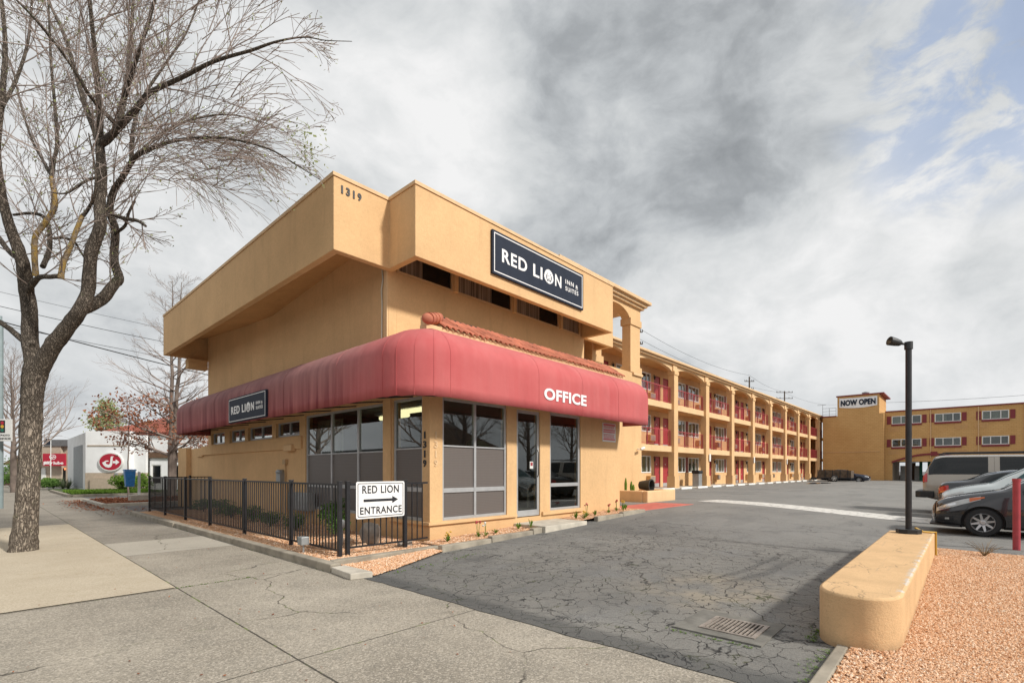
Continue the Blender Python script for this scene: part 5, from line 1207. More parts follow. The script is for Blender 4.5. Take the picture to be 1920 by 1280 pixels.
for sd_ in (-1, 1):
    U(c.patch(3.98, 5.40, 5.12, lambda x: 6.62 if x < 5.1 else 6.62 - (x - 5.1) * 1.2, .004, sd_, 24), 'side_window', M_CARGLASS, suv)
    U(c.patch(2.9, 3.72, 5.12, 6.62, .004, sd_), 'side_window', M_CARGLASS, suv); U(c.patch(2.05, 2.8, 5.12, lambda x: 5.5 + 1.1 * min(1, (x - 2.0) / .4), .004, sd_), 'side_window', M_CARGLASS, suv)
    U(c.patch(5.425, 5.535, 4.0, 5.45, .010, sd_), 'tail_lamp', M_LENS, suv); U(c.patch(3.84, 3.846, 2.3, 6.6, .002, sd_, 2, 16), 'door_seam', M_BLACK, suv)
    m = MB(); m.tube([(2.6, sd_ * .70, 1.93), (2.7, sd_ * .70, 1.98), (5.0, sd_ * .70, 1.99), (5.15, sd_ * .70, 1.93)], .02, 8); U(m, 'roof_rail', M_BLACK, suv)
    for x in (.95, 4.25):
        w2 = wheel((x, -.84, .38), .38, .25, suv, 'y')
        if sd_ > 0: w2.rotation_euler = (0, 0, math.pi); w2.location = (2 * x, 0, 0)
m = MB(); m.prism([(5.25, -.99, .52), (5.62, -.97, .52), (5.74, -.86, .52), (5.74, .86, .52), (5.62, .97, .52), (5.25, .99, .52), (5.25, .90, .52), (5.5, .88, .52), (5.5, -.88, .52), (5.25, -.90, .52)], (0, 0, .22)); o = U(m, 'rear_bumper', M_IRON, suv, smooth=None); b_ = o.modifiers.new('b', 'BEVEL'); b_.width = .03; b_.segments = 2
m = MB(); m.box(5.555, 5.57, -.25, .25, .80, .95); U(m, 'number_plate', M_WHITE, suv, smooth=None)
# --- navy sedan by the rear wall
ns = empty('saloon_car', (66.4, 7.75, .2), R(90), 'navy blue sedan parked against the rear building behind the trailer', 'car')
c = Car(k_s, 4.6); finish_car(c, ns, M_CARNAVY, [(.9, .32), (3.6, .32)], .37, .79)
for sd_ in (-1, 1):
    U(c.patch(1.9, 3.7, 5.12, lambda x: 5.2 + 1.4 * min(1, (x - 1.9) / .5, (3.75 - x) / .5), .004, sd_, 24), 'side_window', M_CARGLASS, ns)
    U(c.patch(.06, .4, 4.1, 4.8, .008, sd_), 'headlight', M_LAMPCLR, ns)
    for x in (.9, 3.6):
        w2 = wheel((x, -.80, .32), .32, .2, ns, 'y')
        if sd_ > 0: w2.rotation_euler = (0, 0, math.pi); w2.location = (2 * x, 0, 0)
# ================================================================== TREES
def smooth_path(pts, rad, n=5):
    """Catmull-Rom through the points"""
    P = [Vector(p) for p in pts]; out = []; rr = []
    for i in range(len(P) - 1):
        a = P[max(0, i - 1)]; b = P[i]; c = P[i + 1]; d = P[min(len(P) - 1, i + 2)]
        for k in range(n):
            t = k / n; out.append(.5 * (2 * b + (c - a) * t + (2 * a - 5 * b + 4 * c - d) * t * t + (3 * b - a - 3 * c + d) * t ** 3)); rr.append(rad[i] + (rad[i + 1] - rad[i]) * t)
    out.append(P[-1]); rr.append(rad[-1]); return out, rr
class Twigs:
    lim = None
    def __init__(s, seed): s.r = random.Random(seed); s.mb = MB(); s.tips = []
    def grow(s, p, d, L, r, lvl, droop=.0, rise=.0, kink=.18, kids=(5, 4, 3), sides=3, ratio=.5, spread=.75):
        n = max(3, int(L / .22) if L < 2 else 9); step = L / n; pts = [p.copy()]; rad = [r]; d = d.normalized(); rn = s.r
        for i in range(n):
            d = d + Vector((rn.gauss(0, kink), rn.gauss(0, kink), rn.gauss(0, kink) * .8)) * .55; d.z += (rise - droop * (i / n)) * step * 2; d.normalize()
            if s.lim and s.lim(pts[-1] + d * step): break
            pts.append(pts[-1] + d * step); rad.append(max(.0042, r * (1 - .78 * (i + 1) / n)))
        if len(pts) < 3: return
        n = len(pts) - 1
        s.mb.tube(pts, rad, sides if r < .02 else 5, False)
        if lvl <= 0: s.tips.append((pts[-1], d)); s.tips.append((pts[-2], d)); return
        nk = kids[0]
        for k in range(nk):
            f = .18 + .8 * (k + rn.random() * .8) / nk; i = min(n - 1, int(f * n)); q = pts[i].lerp(pts[i + 1], f * n - i if f * n - i < 1 else .9)
            dd = (pts[i + 1] - pts[i]).normalized(); side = dd.cross(Vector((rn.gauss(0, 1), rn.gauss(0, 1), rn.gauss(0, 1)))).normalized(); nd = dd + side * spread * rn.uniform(.6, 1.25)
            s.grow(q, nd, L * ratio * rn.uniform(.6, 1.25) * (1.15 - f * .5), max(.0035, rad[i] * .62), lvl - 1, droop, rise, kink, kids[1:], sides, ratio, spread)
def leafcloud(tips, rnd, size, n_each, jitter, prob=1.):
    mb = MB()
    for p, d in tips:
        if rnd.random() > prob: continue
        for _ in range(n_each):
            c = p + Vector((rnd.gauss(0, jitter), rnd.gauss(0, jitter), rnd.gauss(0, jitter))); a = Vector((rnd.gauss(0, 1), rnd.gauss(0, 1), rnd.gauss(0, 1))).normalized(); b = a.orthogonal().normalized()
            s_ = size * rnd.uniform(.6, 1.3); w_ = s_ * .45
            mb.quad(c, c + a * s_ * .5 + b * w_, c + a * s_, c + a * s_ * .5 - b * w_)
    return mb
D0 = 9.16
bt = empty('street_tree', (.57, 12.9, 0), 0, 'large bare street tree with rough forked trunk and yellow lichen in the pale sidewalk strip', 'tree')
def px(pts): return [W(x, y, D0 + dd) for x, y, dd in pts]
trunk_pts = [(44, 1038, 0), (46, 1010, 0), (50, 960, 0), (55, 880, 0), (58, 800, 0), (61, 740, 0), (66, 700, 0), (72, 672, 0)]
sp, sr = smooth_path(px(trunk_pts), [.225, .19, .168, .160, .155, .158, .18, .16], 6)
m = MB(); m.tube(sp, sr, 22, True, .14, 1); tk = m.build('trunk', M_BARK, bt, smooth=70)
LIMBS = [   # (name, points, radii, material)
 ('b', [(66, 700, 0), (56, 640, .1), (56, 590, .2), (49, 540, .2), (44, 500, .1), (30, 455, 0), (14, 410, -.1), (2, 360, -.2), (-6, 280, -.4), (4, 180, -.5), (10, 90, -.5), (2, -10, -.6)], [.20, .185, .17, .17, .15, .135, .12, .10, .08, .065, .05, .035]),
 ('b', [(70, 700, 0), (98, 650, -.1), (128, 612, -.2), (152, 578, -.3), (165, 545, -.3), (171, 475, -.4), (188, 425, -.4), (187, 380, -.3), (191, 330, -.2), (187, 268, -.1)], [.21, .20, .18, .165, .15, .14, .135, .13, .12, .10]),
 ('b', [(187, 272, -.1), (205, 258, -.2), (222, 240, -.3), (255, 205, -.5), (280, 175, -.6), (340, 146, -.8), (400, 116, -1.0), (470, 95, -1.2), (520, 78, -1.3), (570, 70, -1.3), (610, 76, -1.3), (660, 78, -1.3)], [.10, .095, .085, .075, .062, .052, .043, .034, .024, .016, .010, .006]),
 ('b', [(187, 270, -.1), (176, 240, .2), (160, 200, .4), (140, 130, .7), (118, 60, .9), (90, 0, 1.2), (70, -60, 1.4)], [.075, .065, .055, .045, .038, .03, .024]),
 ('b', [(188, 266, 0), (186, 200, -.3), (180, 120, -.4), (172, 40, -.6), (165, -40, -.8)], [.07, .055, .045, .036, .03]),
 ('b', [(222, 236, -.3), (232, 190, -.1), (242, 120, .1), (247, 50, .3), (252, -40, .5)], [.06, .05, .042, .034, .028]),
 ('b', [(232, 190, -.2), (256, 110, -.6), (276, 50, -.8), (296, -20, -1.0)], [.045, .036, .03, .022]),
 ('b', [(222, 238, -.3), (190, 205, -.5), (165, 175, -.8), (145, 140, -1.0), (110, 90, -1.2), (60, 30, -1.5), (20, -10, -1.6)], [.05, .042, .036, .03, .026, .02, .016]),
 ('b', [(150, 582, -.2), (190, 562, 0), (214, 533, .1), (223, 520, .2), (214, 488, .3), (216, 430, .4), (206, 398, .4), (212, 362, .4), (228, 335, .3), (246, 305, .2), (262, 285, .1)], [.15, .14, .125, .12, .105, .098, .09, .085, .075, .065, .05]),
 ('b', [(256, 292, .1), (300, 272, -.2), (340, 262, -.4), (400, 258, -.7), (450, 264, -.9), (510, 282, -1.1), (560, 312, -1.2), (598, 336, -1.2)], [.045, .038, .032, .026, .02, .015, .010, .006]),
 ('b', [(250, 300, .2), (285, 265, .5), (330, 235, .7), (390, 218, .9), (440, 216, 1.0), (500, 232, 1.0), (540, 250, 1.0)], [.04, .034, .028, .022, .017, .012, .007]),
 ('b', [(246, 305, .2), (250, 240, .5), (270, 180, .8), (310, 120, 1.0), (350, 60, 1.2), (380, -20, 1.4)], [.045, .038, .032, .026, .02, .015]),
 ('b', [(200, 400, .3), (236, 410, -.2), (258, 414, -.4), (273, 424, -.5)], [.04, .038, .034, .026]),
 ('b', [(214, 438, .4), (234, 424, .1), (241, 400, 0), (253, 376, 0)], [.035, .03, .026, .022]),
 ('b', [(52, 545, .1), (72, 521, -.2), (95, 519, -.4), (117, 516, -.5)], [.085, .065, .058, .05]),
 ('y', [(114, 522, -.5), (119, 492, -.5), (131, 465, -.5), (142, 435, -.5), (154, 406, -.4), (158, 402, -.4)], [.056, .05, .047, .045, .040, .03]),
 ('y', [(67, 518, -.2), (65, 450, -.3), (80, 424, -.3), (101, 392, -.3), (103, 370, -.3), (97, 332, -.3)], [.056, .052, .05, .05, .044, .045]),
 ('b', [(155, 405, -.4), (165, 392, -.4), (176, 370, -.5), (180, 335, -.6), (175, 295, -.6), (166, 250, -.7)], [.036, .032, .028, .022, .017, .012]),
 ('b', [(97, 334, -.3), (101, 300, -.3), (107, 270, -.2), (103, 200, 0), (96, 120, .2), (92, 30, .3), (88, -40, .4)], [.042, .036, .034, .03, .026, .02, .016]),
 ('b', [(80, 500, -.1), (92, 470, .2), (93, 435, .3), (84, 410, .3), (72, 402, .3), (50, 400, .3), (25, 403, .3)], [.05, .048, .045, .04, .036, .03, .024]),
 ('b', [(97, 330, -.3), (80, 300, .2), (60, 262, .5), (40, 200, .8), (20, 120, 1.0), (-10, 60, 1.2)], [.035, .03, .026, .022, .018, .014]),
 ('b', [(101, 447, .3), (118, 446, .5), (138, 452, .6), (150, 470, .6), (160, 486, .6)], [.03, .026, .024, .022, .018]),
 ('b', [(40, 486, .1), (18, 472, .3), (-6, 440, .5)], [.07, .055, .045]), ('b', [(60, 650, 0), (36, 632, .1), (12, 612, .2), (-20, 592, .3)], [.10, .08, .07, .06]),
 ('b', [(4, 200, -.5), (30, 150, -.2), (52, 80, 0), (60, 0, .2)], [.04, .032, .026, .02]),
 ('b', [(190, 330, -.2), (160, 340, -.6), (125, 362, -.8), (92, 360, -1.0)], [.03, .024, .018, .01]),
]
tw = Twigs(21); tw.lim = lambda p: (p.x > 1.6 and p.z < 6.35 - max(0, 3.2 - p.x) * .9) or p.x * SN - p.y * CS > -2.95 - .25 * noise.noise(p * 2)
rnd = random.Random(5)
for i, (kind, pts, rad) in enumerate(LIMBS):
    rad = [r_ * (.68 if max(rad) > .08 else .86) for r_ in rad]; P3 = px(pts); sp, sr = smooth_path(P3, rad, 6); m = MB(); m.tube(sp, sr, 14 if rad[0] > .1 else 9, True, .12 if rad[0] > .03 else .05, i + 2)
    m.build('branch', M_LICHEN if kind == 'y' else M_BARK, bt, smooth=70)
    L = sum((a - b).length for a, b in zip(sp, sp[1:])); right = P3[-1].dot(Vector((SN, -CS, 0))) > -4.6; step = 0; nxt = .25
    for a, b, r in zip(sp, sp[1:], sr):
        seg = (b - a).length; step += seg
        if r > .10 or pts[0][1] > 640: continue
        while step > nxt:
            nxt += rnd.uniform(.23, .42) if r < .06 else rnd.uniform(.22, .42)
            d = (b - a).normalized(); sd_ = d.cross(Vector((rnd.gauss(0, 1), rnd.gauss(0, 1), rnd.gauss(0, 1)))).normalized(); nd = d * rnd.uniform(.5, 1.1) + sd_ * rnd.uniform(.5, 1.1) + Vector((0, 0, rnd.uniform(0, .5)))
            ln = rnd.uniform(.8, 2.2) if r > .02 else rnd.uniform(.5, 1.3)
            tw.grow(a.lerp(b, rnd.random()), nd, ln, min(.015, r * .45), 2, droop=.42 if right else .10, rise=.10, kink=.13, kids=(6, 3), ratio=.48, spread=.65)
# long drooping whips below the right hand limbs
for _ in range(80):
    x = rnd.uniform(215, 430); y = 250 + rnd.uniform(-40, 90) + max(0, (x - 300)) * .12; p = W(x, y, D0 + rnd.uniform(-1.3, 1.0)); nd = Vector((SN, -CS, 0)) * rnd.uniform(.5, 1.2) + Vector((rnd.gauss(0, .3), rnd.gauss(0, .3), rnd.uniform(-.3, .4)))
    tw.grow(p, nd, rnd.uniform(1.0, 1.9), .009, 1, droop=.75, rise=.0, kink=.10, kids=(6,), ratio=.45, spread=.55)
# the crown as it fills the top of the picture
for _ in range(85):
    x = rnd.uniform(-20, 440); y = rnd.uniform(-60, 330); p = W(x, y, D0 + rnd.uniform(-2.0, 1.8)); nd = Vector((SN, -CS, 0)) * rnd.gauss((x - 150) / 400, .45) + Vector((rnd.gauss(0, .3), rnd.gauss(0, .3), rnd.uniform(.2, 1.2)))
    tw.grow(p, nd, rnd.uniform(.9, 2.0), .010, 1, droop=.12, rise=.05, kink=.13, kids=(6,), ratio=.45, spread=.6)
print('twig faces', len(tw.mb.f), 'tips', len(tw.tips))
tag(tw.mb.build('twigs', M_TWIG, bt, fix=False, smooth=180), kind='stuff')
lf = leafcloud(tw.tips, rnd, .045, 1, .015, .30)
for _ in range(46):
    x, y = rnd.gauss(575, 16), rnd.gauss(265, 28); p = W(x, y, D0 - 1.2 + rnd.gauss(0, .1)); lf2 = leafcloud([(p, None)], rnd, .06, 3, .03); lf.mesh(lf2.v, lf2.f)
lf.build('buds', M_LEAFP, bt, fix=False)['kind'] = 'stuff'
# generic bare trees
def bare_tree(name, base, H, r0, seed, label, leafy=None, spread=.9, stems=1, low=.25, rise=.25, group=None, kids=(6, 4), dens=1., levels=2):
    t = empty(name, base, 0, label, 'tree', group); rn = random.Random(seed); tg = Twigs(seed); base = Vector(base); tm = MB()
    for s_ in range(stems):
        p = base.copy(); pts = []; rad = []; n = 16; a = rn.uniform(0, 6.28); lean = Vector((math.cos(a), math.sin(a), 0)) * (.035 if stems > 1 else .02)
        for i in range(n + 1):
            f = i / n; pts.append(p.copy()); rad.append(max(.012, r0 * (1 - .93 * f ** .85))); p = p + Vector((rn.gauss(0, .02) * H / 8, rn.gauss(0, .02) * H / 8, H / n)) + lean * (H / n)
        if stems > 1 and s_: pts = [base.lerp(pts[3], k / 3) for k in range(3)] + pts[3:]
        tm.tube(pts, rad, 12, True, .08, seed + s_)
        nb = int(26 * dens)
        for k in range(nb):
            f = low + (1 - low) * (k + rn.random()) / nb; i = min(n - 1, int(f * n)); q = pts[i].lerp(pts[i + 1], f * n - i); a = k * 2.4 + rn.uniform(-.5, .5)
            L = H * .36 * spread * (1.15 - f) ** .7 * rn.uniform(.75, 1.2); d = Vector((math.cos(a), math.sin(a), rise + .9 * f))
            tg.grow(q, d, L, rad[i] * .42, levels, droop=.05, rise=.08, kink=.15, kids=kids, sides=3, ratio=.45, spread=.7)
    tm.build('trunk', M_BARK_D, t, smooth=60); tag(tg.mb.build('branches', M_TWIG, t, fix=False, smooth=180), kind='stuff')
    if leafy:
        mat_, zlo, zhi, size, each, jit, prob = leafy; tips = [q for q in tg.tips if zlo < q[0].z < zhi]; tag(leafcloud(tips, rn, size, each, jit, prob).build('dry_leaves' if mat_ is M_LEAFO else 'leaves', mat_, t, fix=False), kind='stuff')
    return t
b = W(322, 905, 27); bare_tree('oak_tree', (b.x, b.y, 0), 12.0, .19, 31, 'slim oak beyond the fence with bare top and rust brown leaves on its lower branches', (M_LEAFO, .9, 5.3, .135, 3, .16, .92), .80, 2, .16, -.02, kids=(7, 5), dens=1.3)
b = W(28, 905, 34); bare_tree('small_bare_tree', (b.x, b.y, 0), 9.0, .24, 47, 'bare spreading tree half hidden behind the big street tree trunk', None, 1.75, 1, .25, .30, kids=(8, 5), dens=1.5)
b = W(240, 905, 25.5); bare_tree('sapling', (b.x, b.y, .0), 5.2, .05, 52, 'thin sapling with a straight stem rising behind the blue box', (M_LEAFO, 2.6, 6, .10, 1, .08, .35), .7, 1, .45, .2, kids=(4, 2), dens=.6)
b = W(205, 880, 62); bare_tree('pale_tree', (b.x, b.y, 0), 9.2, .2, 58, 'pale green budding tree rising behind the red tiled garage roof', (M_LEAFP, 2.5, 12, .28, 4, .30, .9), 1.0, 1, .25, .3, kids=(6, 3))
b = W(1445, 850, 110); bare_tree('distant_tree', (b.x, b.y, 0), 16.2, .3, 61, 'small tree top showing over the far end of the motel roof', (M_LEAF, 12, 20, .5, 5, .35, 1), .6, 1, .4, .3, kids=(6, 3))
# trees across the street and next door, off frame: the office glass mirrors them
for i, (x, y) in enumerate(((-7, 24), (-4.5, 34), (-9, 16))):
    bare_tree('roadside_tree', (x, y, 0), 11, .26, 70 + i, ('bare tree across the street, middle one of three', 'bare tree across the street, furthest along the road', 'bare tree across the street, nearest the office')[i], None, 1.3, 1, .22, .3, kids=(8, 6), dens=1.6)
for i, (x, y) in enumerate(((24, -11.5), (33, -13), (42, -15))):
    bare_tree('garden_tree', (x, y, 0), 10, .24, 80 + i, ('bare garden tree beside the neighbouring house', 'bare garden tree behind the neighbouring house', 'bare garden tree past the far side of the neighbouring house')[i], None, 1.3, 1, .25, .3, kids=(8, 5), dens=1.3)
nh = empty('neighbour_house', (24, -19, 0), 0, 'dark brown house with hipped roof next door to the parking lot', 'house')
MB().box(17, 32, -24, -15, 0, 3.0).build('wall', M_BRICK, nh); m = MB(); m.mesh([(16.4, -24.6, 3), (32.6, -24.6, 3), (32.6, -14.4, 3), (16.4, -14.4, 3), (20.6, -19.5, 6.0), (28.4, -19.5, 6.0)], [(0, 1, 5, 4), (1, 2, 5), (2, 3, 4, 5), (3, 0, 4), (3, 2, 1, 0)]); m.build('roof', M_BROWN, nh)
m = MB()
for u in (18.5, 22, 26, 29.5): m.box(u, u + 1.2, -14.99, -14.96, 1, 2.2)
m.build('window', M_WHITE, nh)
xh = empty('opposite_building', (-18, 8, 0), 0, 'low grey shop across the street facing the office', 'building')
MB().box(-26, -18, 4, 60, 0, 3.6).build('wall', M_BEIGE, xh); MB().box(-26.3, -17.6, 3.7, 60.3, 3.6, 3.9).build('roof', M_GREYROOF, xh); m = MB()
for v in (8, 14, 20, 26, 32, 38, 44): m.box(-17.98, -17.9, v, v + 3, .8, 3)
m.build('window', M_CARGLASS, xh)
# ================================================================== SHRUBS AND FLOWERS
def shrub(loc, r, h, seed, label, mat=M_LEAF, n=1500, leaf=.035, group=None, name='shrub'):
    rn = random.Random(seed); e = empty(name, loc, 0, label, 'shrub', group); mb = MB(); st = MB()
    for k in range(9): a = rn.uniform(0, 6.28); st.tube([loc, (loc[0] + r * .3 * math.cos(a), loc[1] + r * .3 * math.sin(a), loc[2] + h * .45), (loc[0] + r * .7 * math.cos(a), loc[1] + r * .7 * math.sin(a), loc[2] + h * .8)], [.012, .009, .004], 5)
    cl = [(rn.gauss(0, r * .35), rn.gauss(0, r * .35), h * rn.uniform(.25, .8)) for _ in range(14)]
    for _ in range(n):
        c = rn.choice(cl); d = Vector((rn.gauss(0, 1), rn.gauss(0, 1), rn.gauss(0, 1))).normalized() * rn.uniform(.5, 1) * r * .42
        p = Vector(loc) + Vector((c[0] + d.x, c[1] + d.y, max(.02, c[2] + d.z * h / r * .55))); a = (d.normalized() + Vector((rn.gauss(0, .6), rn.gauss(0, .6), rn.gauss(0, .6)))).normalized(); b_ = a.orthogonal().normalized(); s_ = leaf * rn.uniform(.7, 1.3)
        mb.quad(p, p + a * s_ * .5 + b_ * s_ * .35, p + a * s_, p + a * s_ * .5 - b_ * s_ * .35)
    st.build('stem', M_BARK_D, e); mb.build('foliage', mat, e, fix=False); return e
shl = ['tall glossy round shrub behind the fence nearest the entrance sign', 'low clipped shrub in the planting bed, next after the tall one', 'low shrub in the planting bed, third from the entrance sign', 'low shrub in the planting bed, fourth from the entrance sign', 'low shrub in the planting bed, fifth from the entrance sign', 'low shrub in the planting bed, sixth from the entrance sign', 'low shrub in the planting bed, furthest along the fence']
for i, (x, y, r, h) in enumerate(((5.2, 9.9, .36, .78), (5.0, 11.45, .34, .44), (5.0, 12.9, .36, .42), (5.1, 14.4, .36, .46), (5.1, 16.1, .38, .42), (5.2, 17.6, .36, .5), (5.2, 19.2, .40, .5))):
    shrub((x, y, .10), r, h, 100 + i, shl[i], n=2400 if i == 0 else 1300, leaf=.055 if i == 0 else .04, group='shrubs along the planting bed')
rn = random.Random(77)
fl = [(6.02, 7.22, 'y', .17), (6.75, 7.15, 'r', .30), (6.9, 7.1, 'w', .26), (7.3, 7.2, 'g', .12), (8.0, 7.2, 'g', .20), (8.25, 7.05, 'g', .3), (10.1, 7.15, 'g', .3), (10.3, 7.05, 'y', .18), (10.7, 7.25, 'r', .32), (10.95, 7.15, 'g', .2), (11.7, 7.2, 'r', .24), (12.2, 7.25, 'r', .3), (12.3, 7.1, 'y', .28), (12.6, 7.2, 'g', .22)]
fll = ['small plant with yellow flowers at the office corner', 'thin red flower stalk under the wide front window', 'wispy white flower under the wide front window', 'tiny green weed under the wide front window', 'small green tuft left of the door step', 'leafy green tuft touching the door step', 'leafy plant just right of the door step', 'low yellow flower right of the door step', 'dark red flower under the narrow front window', 'green sprout under the narrow front window', 'red flower by the plain wall, near its middle', 'red flower near the far wall corner', 'yellow flower clump near the far wall corner', 'green tuft at the far wall corner']
for i, (x, y, k, h) in enumerate(fl):
    z = lotz(x, y) + .09; e = empty('flower_plant', (x, y, z), 0, fll[i], 'plant', 'small flowers along the office front'); m = MB()
    for _ in range(16 if k != 'w' else 8):
        a = rn.uniform(0, 6.28); r_ = rn.uniform(.03, .11); hh = h * rn.uniform(.3, .8) * (.5 if k in 'rw' else 1); t_ = (-math.sin(a) * .014, math.cos(a) * .014)
        m.quad((x, y, z), (x + r_ * .6 * math.cos(a) + t_[0], y + r_ * .6 * math.sin(a) + t_[1], z + hh * .8), (x + r_ * math.cos(a), y + r_ * math.sin(a), z + hh), (x + r_ * .6 * math.cos(a) - t_[0], y + r_ * .6 * math.sin(a) - t_[1], z + hh * .8))
    m.build('leaves', M_LEAFB, e, fix=False)
    if k in 'ryw':
        m = MB()
        for q in range(3): xx, yy = x + rn.uniform(-.05, .05), y + rn.uniform(-.04, .04); m.tube([(x, y, z), (xx, yy, z + h)], .004, 4)
        m.build('stem', M_LEAFB, e); m = MB()
        for q in range(5): m.blob((x + rn.uniform(-.05, .05), y + rn.uniform(-.04, .04), z + h + rn.uniform(-.05, .02)), (.024, .024, .018), 1, .3, q)
        m.build('petals', {'r': M_FLOW, 'y': M_FLOWY, 'w': M_WHITE}[k], e)
m = MB(); m.blob((5.0, 8.25, .32), (.16, .26, .24), 3, .25, 4); o = m.build('boulder', M_ROCK, smooth=60); tag(o, 'grey brown boulder in the gravel behind the entrance sign', 'rock')
for i, (x, y, a, b_, c) in enumerate(((4.6, 7.95, .20, .12, .07), (5.4, 7.7, .17, .1, .08), (4.9, 8.9, .14, .1, .06))):
    m = MB(); m.blob((x, y, .13), (a, b_, c), 2, .35, 9 + i); o = m.build('flat_stone', M_STONES if i != 1 else M_ROCK, smooth=60); tag(o, ('reddish flat stone in front of the boulder', 'pale flat stone near the fence end at the wall', 'small flat stone behind the boulder')[i], 'rock')
m = MB(); m.tube([(4.62, 8.6, .1), (4.62, 8.6, .42)], .02, 8); m.lathe([(.035, .0), (.05, .03), (.05, .14), (.02, .17)], (4.62, 8.6, .42), 'z', 12); o = m.build('garden_light', M_GALV, smooth=40); tag(o, 'small grey garden stake light in the gravel behind the fence', 'light')
e = empty('junction_box', (3.74, 8.3, .12), 0, 'small weathered junction box on a stub pipe beside the kerb outside the fence', 'electrical box'); MB().box(3.68, 3.82, 8.22, 8.38, .24, .38).build('box', M_GALV, e, bevel=.01); MB().tube([(3.75, 8.3, .08), (3.75, 8.3, .25)], .016, 8).build('pipe', M_GALV, e)
# dry weed on the far edge of the yard
m = MB(); rn = random.Random(3); c = Vector((11.2, -.22, rz(11.2, -.22)))
for _ in range(26): a = rn.uniform(0, 6.28); L = rn.uniform(.10, .24); e1 = c + Vector((math.cos(a) * L, math.sin(a) * L, L * rn.uniform(.5, 1.3))); m.tube([c, c.lerp(e1, .5) + Vector((0, 0, .03)), e1], [.006, .004, .002], 4)
o = m.build('dry_weed', M_STRAW); tag(o, 'dry straw coloured weed at the far edge of the pink gravel yard', 'weed')
# weeds along edgings and in the cracks
m = MB(); rn = random.Random(8)
def tuft(x, y, z, s_, k=7):
    for _ in range(k): a = rn.uniform(0, 6.28); L = s_ * rn.uniform(.5, 1); m.quad((x, y, z), (x + math.cos(a) * L * .4 + .004, y + math.sin(a) * L * .4, z + L * .6), (x + math.cos(a) * L, y + math.sin(a) * L, z + L * .55), (x + math.cos(a) * L * .4 - .004, y + math.sin(a) * L * .4, z + L * .6))
for _ in range(35): v = rn.uniform(.72, 1.0); u = rn.uniform(3.7, 4.75); tuft(u, .86 + rn.gauss(0, .035), lotz(u, .8) + .008, rn.uniform(.015, .05))
for _ in range(40): u = rn.uniform(4.9, 5.3); tuft(u, 1.0 + rn.gauss(0, .03), lotz(u, .8) + .008, .03)
for _ in range(50): u = rn.uniform(4.0, 6.0); tuft(u, 6.08 + rn.gauss(0, .04) + (u - 4) * .05, lotz(u, 6) + .015, rn.uniform(.012, .035))
for _ in range(60): v = rn.uniform(7.3, 7.5); tuft(rn.uniform(1.7, 2.6), 7.40 + rn.gauss(0, .012), .002, rn.uniform(.008, .02), 5)
for _ in range(50): v = rn.uniform(7.0, 20.9); tuft(3.49, v, .0, rn.uniform(.008, .03), 5)
for _ in range(60): v = rn.uniform(1.3, 2.1); tuft(4.40 + rn.gauss(0, .02), v, lotz(4.4, 1.6) + .008, rn.uniform(.01, .025), 5)
tag(m.build('crack_weeds', M_LEAFB, fix=False), kind='stuff')
# ================================================================== LEFT BACKGROUND
# island beds with fallen leaves and a strip of grass
m = MB(); m.box(3.4, 3.6, 26.2, 31.5, -.05, .13); m.box(3.602, 7.5, 26.2, 26.4, -.05, .13); m.box(3.602, 7.5, 31.3, 31.5, -.05, .13); tag(m.build('island_kerb', M_CONC_L, bevel=.02), kind='structure')
tag(MB().box(3.602, 7.5, 26.402, 31.298, -.05, .09).build('island_soil', M_DIRT), kind='structure')
m = MB(); m.box(3.4, 3.6, 37.5, 48, -.05, .14); m.box(3.602, 12, 37.3, 37.5, -.05, .14); tag(m.build('lawn_kerb', M_CONC, bevel=.02), kind='structure')
tag(MB().box(3.602, 14, 37.502, 52, -.05, .10).build('lawn_soil', M_GRASSB), kind='structure')
def scatter_quads(n, reg, size, mat, name, up=.3, seed=1):
    rn = random.Random(seed); mb = MB()
    for _ in range(n):
        x, y, z = reg(rn); a = Vector((rn.gauss(0, 1), rn.gauss(0, 1), abs(rn.gauss(0, up)))).normalized(); b_ = a.cross(Vector((rn.gauss(0, .3), rn.gauss(0, .3), 1))).normalized(); p = Vector((x, y, z)); s_ = size * rn.uniform(.6, 1.3)
        mb.quad(p, p + a * s_ * .5 + b_ * s_ * .3, p + a * s_, p + a * s_ * .5 - b_ * s_ * .3)
    return tag(mb.build(name, mat, fix=False), kind='stuff')
scatter_quads(4500, lambda r: (r.uniform(3.6, 7.4), r.uniform(26.4, 31.3), .11 + r.random() * .03), .10, M_LITTER, 'leaf_litter')
scatter_quads(700, lambda r: (3.4 - abs(r.gauss(0, .4)), r.uniform(24, 33), .01), .09, M_LITTER, 'leaf_litter_kerb', .2, 2)
scatter_quads(500, lambda r: (r.uniform(3.0, 5.9), r.uniform(20.9, 25.5), .01), .07, M_LITTER, 'leaf_litter_pavement', .2, 3)
scatter_quads(14000, lambda r: (r.uniform(3.7, 7.8), r.uniform(37.6, 43), .12), .16, M_LEAFB, 'lawn_grass', 1.6, 4)
scatter_quads(260, lambda r: (r.uniform(-.6, 3.4), r.uniform(2, 20), .008), .028, M_LITTER, 'stray_leaves', .2, 6)
e = empty('blue_box', (4.72, 28, .1), 0, 'blue plastic leaflet box on a white post in a concrete block', 'box')
C0 = W(243, 900, 22.2); cx_, cy_ = C0.x, C0.y
m = MB(); m.prism([(cx_ - .14, cy_ - .14, 1.0 - .15), (cx_ + .14, cy_ - .14, .85), (cx_ + .14, cy_ + .14, .85), (cx_ - .14, cy_ + .14, .85)], (0, 0, .68)); 
